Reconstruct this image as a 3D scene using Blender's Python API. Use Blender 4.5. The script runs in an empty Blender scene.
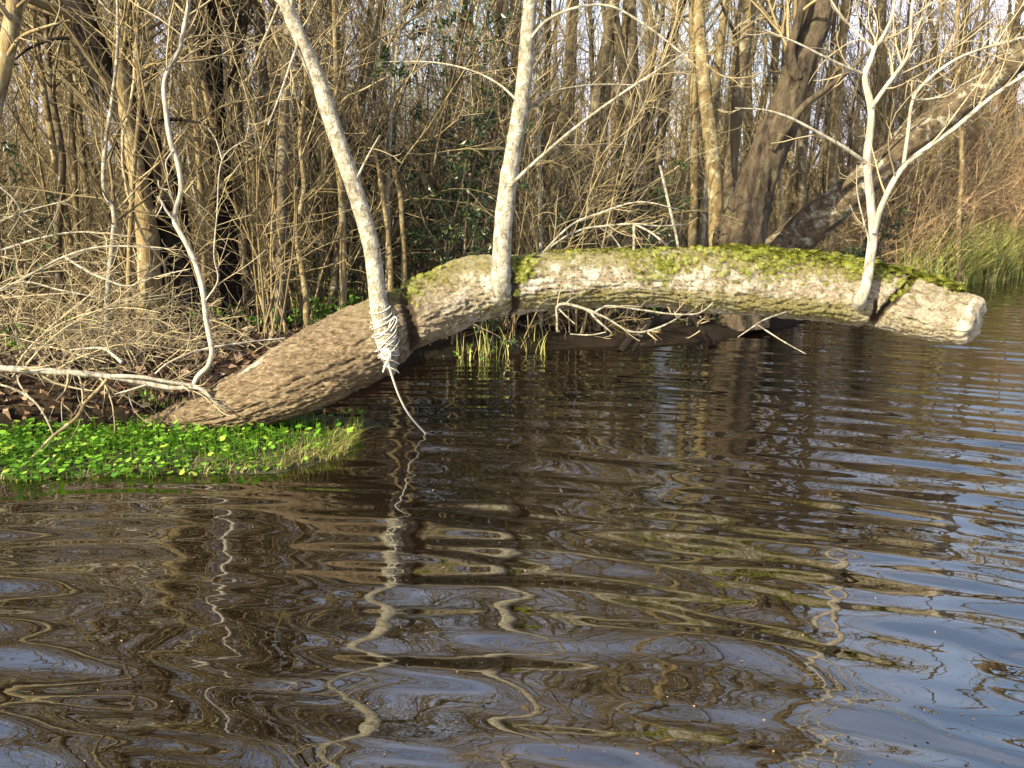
import bpy, math, random
import numpy as np
from mathutils import Vector

rng = np.random.default_rng(11)
random.seed(11)
SC = bpy.context.scene
COL = SC.collection
R = math.radians

# ------------------------------------------------------------------ camera
CAM_H, FPX, PITCH = 1.5, 800.0, math.atan(184 / 800)
cam = bpy.data.objects.new("camera", bpy.data.cameras.new("camera"))
COL.objects.link(cam)
cam.location = (0, 0, CAM_H)
cam.rotation_euler = (math.pi / 2 - PITCH, 0, 0)
cam.data.sensor_width = 36
cam.data.lens = 36 * FPX / 1024
cam.data.clip_end = 900
SC.camera = cam

# ------------------------------------------------------------------ sky, sun, exposure
SUN_EL, SUN_LEFT = R(29), R(46)            # sun behind the camera, to the left
S = Vector((-math.sin(SUN_LEFT) * math.cos(SUN_EL), -math.cos(SUN_LEFT) * math.cos(SUN_EL), math.sin(SUN_EL)))
world = bpy.data.worlds.new("World")
SC.world = world
world.use_nodes = True
wn = world.node_tree
sky = wn.nodes.new("ShaderNodeTexSky")
sky.sky_type = 'NISHITA'
sky.sun_disc = False
sky.sun_elevation = SUN_EL
sky.sun_rotation = math.atan2(S.x, S.y)
sky.air_density = 1.3
sky.dust_density = 4.0
sky.ozone_density = 1.5
# thin bright haze cloud, thickest low down, over the clear sky
wtc = wn.nodes.new("ShaderNodeTexCoord")
wsep = wn.nodes.new("ShaderNodeSeparateXYZ")
wn.links.new(wtc.outputs["Generated"], wsep.inputs[0])
wlow = wn.nodes.new("ShaderNodeMapRange")
wlow.inputs[1].default_value, wlow.inputs[2].default_value, wlow.inputs[3].default_value, wlow.inputs[4].default_value = .08, .62, .95, .40
wn.links.new(wsep.outputs[2], wlow.inputs[0])
wno = wn.nodes.new("ShaderNodeTexNoise")
wno.inputs["Scale"].default_value, wno.inputs["Detail"].default_value, wno.inputs["Roughness"].default_value = 2.6, 6, .6
wn.links.new(wtc.outputs["Generated"], wno.inputs["Vector"])
wmr = wn.nodes.new("ShaderNodeMapRange")
wmr.inputs[1].default_value, wmr.inputs[2].default_value, wmr.inputs[3].default_value, wmr.inputs[4].default_value = .38, .62, .12, 1.5
wn.links.new(wno.outputs["Fac"], wmr.inputs[0])
wmul = wn.nodes.new("ShaderNodeMath")
wmul.operation, wmul.use_clamp = 'MULTIPLY', True
wn.links.new(wlow.outputs[0], wmul.inputs[0])
wn.links.new(wmr.outputs[0], wmul.inputs[1])
wmix = wn.nodes.new("ShaderNodeMix")
wmix.data_type = 'RGBA'
wn.links.new(wmul.outputs[0], wmix.inputs[0])
wn.links.new(sky.outputs[0], wmix.inputs[6])
wmix.inputs[7].default_value = (4.2, 4.2, 4.95, 1)
wn.links.new(wmix.outputs[2], wn.nodes["Background"].inputs[0])
wn.nodes["Background"].inputs[1].default_value = 0.125
sun = bpy.data.objects.new("sun", bpy.data.lights.new("sun", 'SUN'))
COL.objects.link(sun)
sun.data.energy = 5.0
sun.data.angle = R(0.5)
sun.data.color = (1.0, 0.88, 0.62)
sun.rotation_euler = S.to_track_quat('Z', 'Y').to_euler()
SC.view_settings.view_transform = 'Standard'
SC.view_settings.look = 'None'
SC.view_settings.exposure = 1.68
SC.view_settings.gamma = 1
SC.cycles.max_bounces = 6
SC.cycles.diffuse_bounces = 1
SC.cycles.glossy_bounces = 3

# ------------------------------------------------------------------ helpers
FW = np.array([0, math.cos(PITCH), -math.sin(PITCH)])
UP = np.array([0, math.sin(PITCH), math.cos(PITCH)])


def at(px, py, Y):
    """Point of the place at distance Y seen at photo position px, py."""
    d = FW + np.array([1.0, 0, 0]) * (px - 512) / FPX + UP * (384 - py) / FPX
    return np.array([0, 0, CAM_H]) + d * (Y / d[1])


def on_water(px, py):
    d = FW + np.array([1.0, 0, 0]) * (px - 512) / FPX + UP * (384 - py) / FPX
    return np.array([0, 0, CAM_H]) + d * (-CAM_H / d[2])


def mpp(py, Y):
    """Metres per photo pixel at that point."""
    d = FW + UP * (384 - py) / FPX
    return (Y / d[1]) / FPX


def to_px(p):
    q = np.asarray(p, float) - np.array([0, 0, CAM_H])
    dep = q @ FW
    return 512 + FPX * q[..., 0] / dep, 384 - FPX * (q @ UP) / dep


def norm(v):
    return v / np.maximum(np.linalg.norm(v, axis=-1, keepdims=True), 1e-9)


def _hash(ix, iy, iz, seed):
    h = (ix * 374761393 + iy * 668265263 + iz * 2147483647 + seed * 974634541) & 0xFFFFFFFF
    h = ((h ^ (h >> 13)) * 1274126177) & 0xFFFFFFFF
    h = h ^ (h >> 16)
    return (h & 0xFFFFFF) / float(0xFFFFFF)


def vnoise(p, seed=0):
    p = np.asarray(p, float)
    i = np.floor(p).astype(np.int64)
    f = p - i
    f = f * f * (3 - 2 * f)
    out = 0
    for dx in (0, 1):
        for dy in (0, 1):
            for dz in (0, 1):
                w = (f[..., 0] if dx else 1 - f[..., 0]) * (f[..., 1] if dy else 1 - f[..., 1]) * (f[..., 2] if dz else 1 - f[..., 2])
                out = out + w * _hash(i[..., 0] + dx, i[..., 1] + dy, i[..., 2] + dz, seed)
    return out * 2 - 1


def fbm(p, octv=4, seed=0):
    a, s, o = 0.5, 1.0, 0
    for k in range(octv):
        o = o + a * vnoise(np.asarray(p) * s, seed + k)
        a *= 0.5
        s *= 2.03
    return o


def mesh_from(name, parts, smooth=True):
    """parts: list of (verts (n,3), faces (m,k), material index)."""
    vs, loops, starts, totals, mats = [], [], [], [], []
    off = lo = 0
    for v, f, mi in parts:
        v = np.asarray(v, np.float32).reshape(-1, 3)
        f = np.asarray(f, np.int32)
        vs.append(v)
        loops.append((f + off).ravel())
        m, k = f.shape
        starts.append(lo + np.arange(m) * k)
        totals.append(np.full(m, k))
        mats.append(np.full(m, mi))
        off += len(v)
        lo += m * k
    v = np.concatenate(vs)
    l = np.concatenate(loops)
    me = bpy.data.meshes.new(name)
    me.vertices.add(len(v))
    me.vertices.foreach_set("co", v.ravel())
    me.loops.add(len(l))
    me.loops.foreach_set("vertex_index", l.astype(np.int32))
    st = np.concatenate(starts).astype(np.int32)
    me.polygons.add(len(st))
    me.polygons.foreach_set("loop_start", st)
    me.polygons.foreach_set("loop_total", np.concatenate(totals).astype(np.int32))
    me.polygons.foreach_set("material_index", np.concatenate(mats).astype(np.int32))
    me.polygons.foreach_set("use_smooth", np.full(len(st), smooth))
    me.update(calc_edges=True)
    me.validate()
    return me


def obj(name, parts, mats, parent=None, smooth=True):
    me = mesh_from(name, parts, smooth) if isinstance(parts, list) else parts
    if not len(me.materials):
        for m in (mats if isinstance(mats, (list, tuple)) else [mats]):
            me.materials.append(m)
    o = bpy.data.objects.new(name, me)
    COL.objects.link(o)
    if parent:
        o.parent = parent
        o.matrix_parent_inverse.identity()
        o.location = -Vector(parent.location) if parent.get("_world") else (0, 0, 0)
    return o


def tag(o, label, cat, group=None, kind=None):
    o["label"] = label
    o["category"] = cat
    if group:
        o["group"] = group
    if kind:
        o["kind"] = kind
    return o


def structure(o):
    o["kind"] = "structure"
    return o


def thing(name, label, cat, loc, group=None):
    """Empty at the base of a thing; parts handed over in world coordinates when made with wpart."""
    e = bpy.data.objects.new(name, None)
    e.empty_display_size = 0.1
    COL.objects.link(e)
    e.location = loc
    return tag(e, label, cat, group)


def wpart(name, parts, mats, parent, smooth=True):
    b = np.array(parent.location)
    base = parent
    while base.parent:
        base = base.parent
        b = np.array(base.location)
    o = obj(name, [(np.asarray(v).reshape(-1, 3) - b, f, m) for v, f, m in parts], mats, None, smooth)
    o.parent = parent
    return o


# ---- tubes
def tubes(pts, rad, sides=3, mi=0):
    """pts (N,P,3), rad (N,P) -> one mesh part."""
    pts = np.asarray(pts, float)
    rad = np.asarray(rad, float)
    N, P, _ = pts.shape
    tan = np.empty_like(pts)
    tan[:, 1:-1] = pts[:, 2:] - pts[:, :-2]
    tan[:, 0] = pts[:, 1] - pts[:, 0]
    tan[:, -1] = pts[:, -1] - pts[:, -2]
    tan = norm(tan)
    mean = norm(pts[:, -1] - pts[:, 0])
    ref = np.where(np.abs(mean[:, 2:3]) > 0.8, np.array([[1.0, 0.13, 0.0]]), np.array([[0.0, 0.1, 1.0]]))[:, None, :]
    a = norm(np.cross(np.broadcast_to(ref, pts.shape), tan))
    b = np.cross(tan, a)
    th = np.arange(sides) * 2 * np.pi / sides
    v = pts[:, :, None, :] + rad[:, :, None, None] * (np.cos(th)[None, None, :, None] * a[:, :, None, :] + np.sin(th)[None, None, :, None] * b[:, :, None, :])
    n, p, s = np.meshgrid(np.arange(N), np.arange(P - 1), np.arange(sides), indexing='ij')
    s2 = (s + 1) % sides
    i = lambda pp, ss: (n * P + pp) * sides + ss
    f = np.stack([i(p, s), i(p, s2), i(p + 1, s2), i(p + 1, s)], -1).reshape(-1, 4)
    return v.reshape(-1, 3), f, mi


def catmull(c, n):
    """Smooth resampling of control rows (any width) to n rows."""
    c = np.asarray(c, float)
    m = len(c)
    t = np.linspace(0, m - 1, n)
    i = np.clip(t.astype(int), 0, m - 2)
    f = (t - i)[:, None]
    p0, p1, p2, p3 = c[np.maximum(i - 1, 0)], c[i], c[i + 1], c[np.minimum(i + 2, m - 1)]
    return 0.5 * (2 * p1 + (p2 - p0) * f + (2 * p0 - 5 * p1 + 4 * p2 - p3) * f ** 2 + (3 * p1 - p0 - 3 * p2 + p3) * f ** 3)


def path(ctrl, n):
    """ctrl rows (px, py, Y, width in px) -> points (n,3), radii (n)."""
    c = catmull(ctrl, n)
    p = np.array([at(r[0], r[1], r[2]) for r in c])
    w = np.array([r[3] / 2 * mpp(r[1], r[2]) for r in c])
    return p, np.maximum(w, 0.001)


def trunk_part(p, r, sides, rough=0.06, furrow=0.0, fs=14.0, seed=0, mi=0, flare=0.0):
    """One gnarled tube with relief."""
    n = len(p)
    v, f, _ = tubes(p[None], r[None], sides)
    v = v.reshape(n, sides, 3)
    c = p[:, None, :]
    d = v - c
    rr = r[:, None, None]
    nd = norm(d)
    low = fbm(v * 1.6 / max(float(r.mean()) * 4, .05), 3, seed)[..., None]
    k = 1 + rough * 2 * low
    if furrow:
        ln = np.concatenate([[0], np.cumsum(np.linalg.norm(np.diff(p, axis=0), axis=1))])
        q = np.concatenate([nd * rr * fs, np.broadcast_to((ln * fs * 0.22)[:, None, None], (n, sides, 1))], -1)
        q3 = np.stack([q[..., 0] + q[..., 3], q[..., 1], q[..., 2] * .6 + q[..., 3] * .3], -1)
        rid = 1 - np.abs(fbm(q3, 3, seed + 7)) * 2.6
        d = d + nd * (furrow * np.clip(rid, -1, 1))[..., None]
    if flare:
        t = np.linspace(0, 1, n)[:, None, None]
        k = k * (1 + flare * np.exp(-t * n / 3.0))
    return (c + d * k).reshape(-1, 3), f, mi


def walk(start, dirs, length, P, jit, up=0.0, wob=None):
    start = np.asarray(start, float)
    N = len(start)
    d = norm(np.asarray(dirs, float))
    out = np.empty((N, P, 3))
    out[:, 0] = start
    step = (np.asarray(length, float) / (P - 1))[:, None]
    bend = rng.normal(size=(N, 3)) * jit * 0.5
    for i in range(1, P):
        d = norm(d + rng.normal(size=(N, 3)) * jit + bend + np.array([0, 0, up]))
        out[:, i] = out[:, i - 1] + d * step
    return out


def sprout(pts, rad, n, t0, t1, ang, lfac, P, jit, up=0.0, rfac=0.6, rtip=0.0012, lmin=0.1, lmax=9, flat=0.0):
    """n side shoots from the polylines pts."""
    N, PP, _ = pts.shape
    ln = np.linalg.norm(np.diff(pts, axis=1), axis=2).sum(1)
    par = rng.choice(N, n, p=ln / ln.sum())
    t = rng.uniform(t0, t1, n)
    x = t * (PP - 1)
    i = np.minimum(x.astype(int), PP - 2)
    f = (x - i)[:, None]
    st = pts[par, i] * (1 - f) + pts[par, i + 1] * f
    dr = norm(pts[par, i + 1] - pts[par, i])
    r0 = rad[par, i] * (1 - f[:, 0]) + rad[par, i + 1] * f[:, 0]
    rv = rng.normal(size=(n, 3))
    rv[:, 2] *= (1 - flat)
    pr = norm(rv - (rv * dr).sum(1, keepdims=True) * dr)
    a = np.radians(rng.uniform(ang[0], ang[1], n))[:, None]
    d = dr * np.cos(a) + pr * np.sin(a)
    L = np.clip(ln[par] * (1.05 - t * 0.75) * rng.uniform(lfac[0], lfac[1], n), lmin, lmax)
    p = walk(st, d, L, P, jit, up)
    rs = np.maximum(r0 * rfac * rng.uniform(.6, 1, n), rtip * 1.3)
    q = np.linspace(0, 1, P)[None]
    return p, rs[:, None] * (1 - q) ** 0.8 + rtip * q ** .5 * np.ones((n, 1))


# ------------------------------------------------------------------ materials
def new_mat(name):
    m = bpy.data.materials.new(name)
    m.use_nodes = True
    nt = m.node_tree
    return m, nt, nt.nodes["Principled BSDF"]


def N(nt, t, **kw):
    n = nt.nodes.new(t)
    for k, v in kw.items():
        if k in n.inputs.keys() if hasattr(n.inputs, 'keys') else False:
            n.inputs[k].default_value = v
        else:
            setattr(n, k, v)
    return n


def noise(nt, scale, detail=4, rough=.55, coord=None, stretch=None, dist=0.0):
    tc = coord or N(nt, "ShaderNodeTexCoord").outputs["Object"]
    if stretch:
        mp = N(nt, "ShaderNodeMapping")
        mp.inputs["Scale"].default_value = stretch
        nt.links.new(tc, mp.inputs["Vector"])
        tc = mp.outputs[0]
    n = N(nt, "ShaderNodeTexNoise")
    n.inputs["Scale"].default_value = scale
    n.inputs["Detail"].default_value = detail
    n.inputs["Roughness"].default_value = rough
    n.inputs["Distortion"].default_value = dist
    nt.links.new(tc, n.inputs["Vector"])
    return n.outputs["Fac"]


def ramp(nt, src, stops, interp='LINEAR'):
    r = N(nt, "ShaderNodeValToRGB")
    cr = r.color_ramp
    cr.interpolation = interp
    while len(cr.elements) < len(stops):
        cr.elements.new(0.5)
    for e, (p, c) in zip(cr.elements, stops):
        e.position = p
        e.color = (c[0], c[1], c[2], 1) if isinstance(c, (tuple, list)) else (c, c, c, 1)
    nt.links.new(src, r.inputs[0])
    return r.outputs[0]


def mix(nt, fac, a, b, blend='MIX'):
    m = N(nt, "ShaderNodeMix", data_type='RGBA', blend_type=blend)
    for sock, v in ((m.inputs[0], fac), (m.inputs[6], a), (m.inputs[7], b)):
        if isinstance(v, (int, float)):
            sock.default_value = v
        elif isinstance(v, (tuple, list)):
            sock.default_value = (*v[:3], 1)
        else:
            nt.links.new(v, sock)
    return m.outputs[2]


def bump(nt, bsdf, h, strength=.5, dist=.01):
    b = N(nt, "ShaderNodeBump")
    b.inputs["Strength"].default_value = strength
    b.inputs["Distance"].default_value = dist
    nt.links.new(h, b.inputs["Height"])
    nt.links.new(b.outputs[0], bsdf.inputs["Normal"])


def obj_random(nt):
    return N(nt, "ShaderNodeObjectInfo").outputs["Random"]


def island_random(nt):
    return N(nt, "ShaderNodeNewGeometry").outputs["Random Per Island"]


def bark_mat(name, dark, light, lichen=None, lich=(.55, .68), scale=9.0, stretch=(1, 1, .25), strength=.6, dist=.012, vary=None, moss=None):
    m, nt, b = new_mat(name)
    n1 = noise(nt, scale, 6, .65, stretch=stretch)
    c = ramp(nt, n1, [(.3, dark), (.62, light)])
    if vary:
        c = mix(nt, ramp(nt, obj_random(nt), [(0, 0.0), (1, 1.0)]), c, mix(nt, .75, c, vary))
    if lichen:
        c = mix(nt, ramp(nt, noise(nt, scale * .55, 5, .7, dist=.6), [(lich[0], 0.0), (lich[1], 1.0)]), c, lichen)
    if moss:
        c = mix(nt, ramp(nt, noise(nt, scale * .35, 5, .7), [(.5, 0.0), (.62, 1.0)]), c, moss)
    nt.links.new(c, b.inputs["Base Color"])
    b.inputs["Roughness"].default_value = .9
    b.inputs["Specular IOR Level"].default_value = .2
    bump(nt, b, noise(nt, scale * 2.2, 6, .7, stretch=stretch), strength, dist)
    return m


def twig_mat(name, stops, rnd='object'):
    m, nt, b = new_mat(name)
    c1 = ramp(nt, obj_random(nt), stops)
    c2 = ramp(nt, island_random(nt), stops)
    c = mix(nt, .62, c1, c2)
    c = mix(nt, ramp(nt, noise(nt, 6, 3), [(.35, 0.0), (.7, .45)]), c, (.07, .05, .03))
    nt.links.new(c, b.inputs["Base Color"])
    b.inputs["Roughness"].default_value = .8
    b.inputs["Specular IOR Level"].default_value = .25
    return m


def leaf_mat(name, stops, transl=.25, rough=.5, spec=.4):
    m, nt, b = new_mat(name)
    c = ramp(nt, island_random(nt), stops)
    nt.links.new(c, b.inputs["Base Color"])
    b.inputs["Roughness"].default_value = rough
    b.inputs["Specular IOR Level"].default_value = spec
    if transl:
        t = N(nt, "ShaderNodeBsdfTranslucent")
        nt.links.new(c, t.inputs[0])
        ms = N(nt, "ShaderNodeMixShader")
        ms.inputs[0].default_value = transl
        nt.links.new(b.outputs[0], ms.inputs[1])
        nt.links.new(t.outputs[0], ms.inputs[2])
        nt.links.new(ms.outputs[0], nt.nodes["Material Output"].inputs[0])
    return m


M_TWIG = twig_mat("tan_twigs", [(0, (.05, .038, .022)), (.3, (.20, .155, .075)), (.5, (.09, .07, .04)), (.72, (.31, .24, .115)), (1, (.54, .445, .25))])
M_PALETWIG = twig_mat("pale_twigs", [(0, (.22, .175, .10)), (.5, (.36, .30, .19)), (1, (.29, .24, .14))])
M_REDTWIG = twig_mat("red_twigs", [(0, (.20, .13, .07)), (.5, (.42, .275, .155)), (1, (.36, .28, .165))])
M_BARK = bark_mat("grey_brown_bark", (.035, .027, .018), (.12, .095, .06), (.25, .225, .15), (.52, .66), 10, vary=(.06, .045, .027))
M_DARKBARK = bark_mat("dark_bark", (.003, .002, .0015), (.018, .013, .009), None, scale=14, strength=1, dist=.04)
M_PALEBARK = bark_mat("pale_bark", (.07, .06, .042), (.25, .225, .165), (.36, .34, .275), (.45, .6), 34, (1, 1, .7), 1, .014)
M_WHITEBARK = bark_mat("whitish_bark", (.10, .085, .06), (.37, .34, .28), None, scale=30, strength=.7, dist=.008)
M_YELBARK = bark_mat("yellow_bark", (.055, .038, .018), (.22, .165, .08), (.29, .26, .16), (.5, .62), 14, strength=1, dist=.02)
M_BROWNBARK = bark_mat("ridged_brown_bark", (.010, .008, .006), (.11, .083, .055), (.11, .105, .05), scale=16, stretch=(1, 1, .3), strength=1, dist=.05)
M_LICHBARK = bark_mat("lichen_bark", (.014, .011, .007), (.11, .082, .048), (.27, .26, .20), (.52, .64), 12, (1, 1, 1), 1, .03)
M_HOLLY = leaf_mat("evergreen_leaves", [(0, (.008, .02, .007)), (.5, (.022, .048, .014)), (1, (.07, .095, .028))], .12, .35, .5)
M_REED = leaf_mat("reed_blades", [(0, (.08, .12, .03)), (.35, (.24, .28, .06)), (.7, (.44, .42, .12)), (1, (.52, .44, .20))], .3)
M_FERN = leaf_mat("fern_fronds", [(0, (.07, .09, .012)), (.5, (.17, .19, .022)), (1, (.28, .27, .04))], .3)
M_GREEN = leaf_mat("bright_green_leaves", [(0, (.04, .12, .010)), (.45, (.10, .25, .018)), (.8, (.18, .36, .03)), (1, (.30, .38, .05))], .3, .45)
M_YELGRASS = leaf_mat("yellow_grass", [(0, (.09, .10, .02)), (.5, (.21, .21, .045)), (1, (.28, .23, .09))], .3)
M_LITTER = leaf_mat("dead_leaves", [(0, (.035, .018, .010)), (.4, (.085, .047, .024)), (.75, (.15, .092, .052)), (1, (.26, .19, .125))], .1, .7)


def rope_mat():
    m, nt, b = new_mat("pale_rope")
    c = ramp(nt, noise(nt, 300, 2), [(.3, (.36, .33, .26)), (.7, (.56, .52, .44))])
    nt.links.new(c, b.inputs["Base Color"])
    b.inputs["Roughness"].default_value = .85
    return m


M_ROPE = rope_mat()


def wood_mat():
    m, nt, b = new_mat("broken_wood")
    c = ramp(nt, noise(nt, 16, 6, .7), [(.32, (.07, .055, .036)), (.5, (.22, .195, .145)), (.68, (.36, .335, .27))])
    nt.links.new(c, b.inputs["Base Color"])
    b.inputs["Roughness"].default_value = .9
    bump(nt, b, noise(nt, 40, 5, .7), .6, .012)
    return m


M_WOOD = wood_mat()


def log_mat():
    """Furrowed brown bark on the root side, lichen blotches along the middle, moss on the crest and the lower flank."""
    m, nt, b = new_mat("log_bark")
    tc = N(nt, "ShaderNodeTexCoord").outputs["Object"]
    at_ = N(nt, "ShaderNodeAttribute", attribute_name="along")
    along = at_.outputs["Fac"]
    crest = N(nt, "ShaderNodeAttribute", attribute_name="crest").outputs["Fac"]
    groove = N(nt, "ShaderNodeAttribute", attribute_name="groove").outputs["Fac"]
    n1 = noise(nt, 62, 8, .72, tc, (.26, 1, 1), .5)
    c = ramp(nt, n1, [(.36, (.05, .035, .02)), (.5, (.21, .155, .095)), (.64, (.38, .30, .20))])
    pale = ramp(nt, noise(nt, 58, 8, .75, tc, (.85, 1, 1), .3), [(.36, (.08, .06, .034)), (.47, (.29, .245, .165)), (.63, (.47, .425, .325))])
    c = mix(nt, ramp(nt, along, [(.27, 0.0), (.42, .85)]), c, pale)
    c = mix(nt, ramp(nt, noise(nt, 3.2, 5, .65, tc), [(.36, .5), (.54, 0.0)]), c, (.085, .066, .04))
    # bleached patches
    wh = ramp(nt, noise(nt, 9, 8, .74, tc, None, .8), [(.47, 0.0), (.56, .85)])
    wz = ramp(nt, along, [(.34, 0.0), (.46, 1.0), (.70, .75), (.84, .5), (.9, .35)])
    c = mix(nt, mix(nt, 1.0, wh, wz, 'MULTIPLY'), c, (.64, .605, .53))
    # moss
    ms = N(nt, "ShaderNodeMath", operation='ADD')
    nt.links.new(crest, ms.inputs[0])
    nt.links.new(noise(nt, 13, 8, .76, tc, None, .5), ms.inputs[1])
    mf = ramp(nt, ms.outputs[0], [(.57, 0.0), (.68, .85)])
    mz = ramp(nt, along, [(.27, 0.0), (.38, .8), (.86, .9), (.90, .2)])
    mc = ramp(nt, noise(nt, 60, 4), [(.3, (.06, .055, .012)), (.55, (.18, .16, .035)), (.75, (.30, .265, .085))])
    c = mix(nt, mix(nt, 1.0, mf, mz, 'MULTIPLY'), c, mc)
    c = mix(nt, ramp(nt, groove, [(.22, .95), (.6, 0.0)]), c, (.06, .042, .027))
    nt.links.new(c, b.inputs["Base Color"])
    b.inputs["Roughness"].default_value = .92
    b.inputs["Specular IOR Level"].default_value = .15
    bump(nt, b, noise(nt, 75, 8, .78, tc, (.35, 1, 1)), 1.0, .035)
    return m


M_LOG = log_mat()


def ground_mat():
    m, nt, b = new_mat("forest_floor")
    c = ramp(nt, noise(nt, 5, 8, .7), [(.3, (.016, .011, .007)), (.5, (.045, .030, .018)), (.7, (.095, .065, .038))])
    c = mix(nt, ramp(nt, noise(nt, .9, 4), [(.52, 0.0), (.66, .5)]), c, (.035, .036, .013))
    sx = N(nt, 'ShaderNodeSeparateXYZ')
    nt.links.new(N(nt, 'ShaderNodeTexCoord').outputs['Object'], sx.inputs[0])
    c = mix(nt, ramp(nt, sx.outputs[2], [(.12, .85), (.24, 0.0)]), c, (.012, .009, .006))  # low bank darkened: wet soil, plus shade under the log put into colour
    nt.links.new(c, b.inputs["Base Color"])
    b.inputs["Roughness"].default_value = 1
    b.inputs["Specular IOR Level"].default_value = .1
    bump(nt, b, noise(nt, 22, 7, .75), 1, .05)
    return m


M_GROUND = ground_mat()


def mat_mat():
    m, nt, b = new_mat("plant_mat")
    c = ramp(nt, noise(nt, 14, 6, .7), [(.3, (.010, .011, .004)), (.5, (.032, .032, .010)), (.7, (.08, .075, .024))])
    nt.links.new(c, b.inputs["Base Color"])
    b.inputs["Roughness"].default_value = 1
    bump(nt, b, noise(nt, 60, 5, .7), 1, .03)
    return m


M_MAT = mat_mat()


def water_mat():
    m, nt, b = new_mat("creek_water")
    c = ramp(nt, noise(nt, .8, 4), [(.35, (.003, .002, .001)), (.65, (.008, .005, .0024))])
    nt.links.new(c, b.inputs["Base Color"])
    b.inputs["Roughness"].default_value = .015
    b.inputs["IOR"].default_value = 2.6
    bump(nt, b, noise(nt, 7, 3, .5, stretch=(.5, 1, 1)), .10, .012)
    return m


M_WATER = water_mat()

# ------------------------------------------------------------------ ground and water
SHORE_PX = [(-420, 452), (-150, 446), (0, 440), (150, 434), (250, 424), (330, 396), (420, 362), (520, 352), (620, 347), (720, 340), (800, 322), (870, 302), (940, 286), (1024, 276), (1150, 270)]
SH = np.array([on_water(*p)[:2] for p in SHORE_PX])
SH = np.vstack([[-60, SH[0, 1] + .5], SH, [60, 34]])


def shore_y(x):
    return np.interp(x, SH[:, 0], SH[:, 1]) + .10 * vnoise(np.stack([np.asarray(x) * 2.1, np.zeros_like(x), np.zeros_like(x)], -1), 5)


def ground_z(x, y):
    x = np.asarray(x, float)
    y = np.asarray(y, float)
    d = y - shore_y(x)
    left = np.clip((0.2 - x) / 1.6, 0, 1)
    bank = .15 + .13 * left
    up = bank * (1 - np.exp(-np.maximum(d, 0) / .22)) + .022 * np.maximum(d, 0) + .0012 * np.maximum(d - 4, 0) ** 1.5
    dn = -.5 * (1 - np.exp(np.minimum(d, 0) / .8))
    n = fbm(np.stack([x * .9, y * .9, np.zeros_like(x)], -1), 4, 3)
    return np.where(d > 0, up, dn) + n * .10 * np.clip(d / .6, 0, 1) - .01


def axis(a, b, lo, hi, fine, growth):
    """Coordinates that are fine between a and b and coarser outwards to lo and hi."""
    c = list(np.arange(a, b, fine))
    s, x = fine, c[-1]
    while x < hi:
        s *= growth
        x += s
        c.append(min(x, hi))
    s, x, l = fine, c[0], []
    while x > lo:
        s *= growth
        x -= s
        l.append(max(x, lo))
    return np.array(l[::-1] + c)


def grid(xs, ys, zf):
    X, Y = np.meshgrid(xs, ys)
    v = np.stack([X, Y, zf(X, Y)], -1).reshape(-1, 3)
    nx, ny = len(xs), len(ys)
    i, j = np.meshgrid(np.arange(nx - 1), np.arange(ny - 1))
    a = (j * nx + i)
    return v, np.stack([a, a + 1, a + nx + 1, a + nx], -1).reshape(-1, 4), 0


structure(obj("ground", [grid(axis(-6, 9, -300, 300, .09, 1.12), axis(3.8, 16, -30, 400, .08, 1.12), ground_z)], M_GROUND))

# ripples: (wavelength, slope, heading in degrees from straight ahead, curvature centre distance)
WAVES = []
wr = np.random.default_rng(5)
for lam, sl, head, spread, n in ((.27, .088, 9, 7, 6), (.19, .066, 12, 7, 6), (.34, .058, 30, 8, 4), (.50, .036, 20, 8, 4), (1.0, .024, 30, 14, 3), (.14, .050, 6, 9, 7), (.10, .022, 15, 20, 5), (.42, .014, -35, 12, 3)):
    for k in range(n):
        WAVES.append((lam * wr.uniform(.82, 1.2), sl / math.sqrt(n) * wr.uniform(.7, 1.3), R(head + wr.normal() * spread), wr.uniform(0, 6.28), wr.uniform(0, 100)))


def water_z(x, y):
    z = np.zeros_like(x)
    near = np.clip((shore_y(x) - y) / 1.3, 0.0, 1)
    calm = .35 + .65 * near
    for lam, sl, h, ph, o in WAVES:
        k = 2 * math.pi / lam
        hh = h + 0
        # gently curved crests: the wave runs out from a far point behind the camera
        cx, cy = -math.sin(hh) * 9, 3.5 - math.cos(hh) * 9
        r = np.hypot(x - cx, y - cy)
        env = .65 + .6 * vnoise(np.stack([x * .45 + o, y * .45, np.full_like(x, o)], -1), 9)
        z += sl / k * env * np.cos(k * r + ph)
    fade = 1 / (1 + (np.maximum(np.abs(x) - 8, 0) / 6) ** 2 + (np.maximum(y - 16, 0) / 10) ** 2)
    return z * calm * fade


structure(obj("creek_water", [grid(axis(-5.2, 8.0, -90, 90, .022, 1.06), axis(.9, 8.0, -25, 60, .017, 1.02), water_z)], M_WATER))

# ------------------------------------------------------------------ fallen tree
LOG = [(150, 432, 5.10, 24), (185, 421, 5.07, 34), (215, 411, 5.05, 42), (255, 397, 5.03, 56), (300, 377, 5.01, 70), (345, 354, 5.00, 75), (385, 331, 5.02, 70), (412, 317, 5.05, 62), (440, 304, 5.08, 62), (475, 289, 5.13, 62),
       (520, 283, 5.18, 57), (580, 280, 5.22, 55), (640, 279, 5.25, 55), (700, 281, 5.27, 59), (760, 285, 5.28, 62), (820, 290, 5.26, 62), (858, 295, 5.22, 58), (885, 299, 5.18, 55), (915, 306, 5.10, 56), (945, 315, 5.00, 53), (968, 321, 4.90, 48)]
nL, kL = 760, 150
Lp, Lr = path(LOG, nL)
Lr = Lr * .96
Llen = np.concatenate([[0], np.cumsum(np.linalg.norm(np.diff(Lp, axis=0), axis=1))])
Lpx = catmull(LOG, nL)[:, 0]


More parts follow.
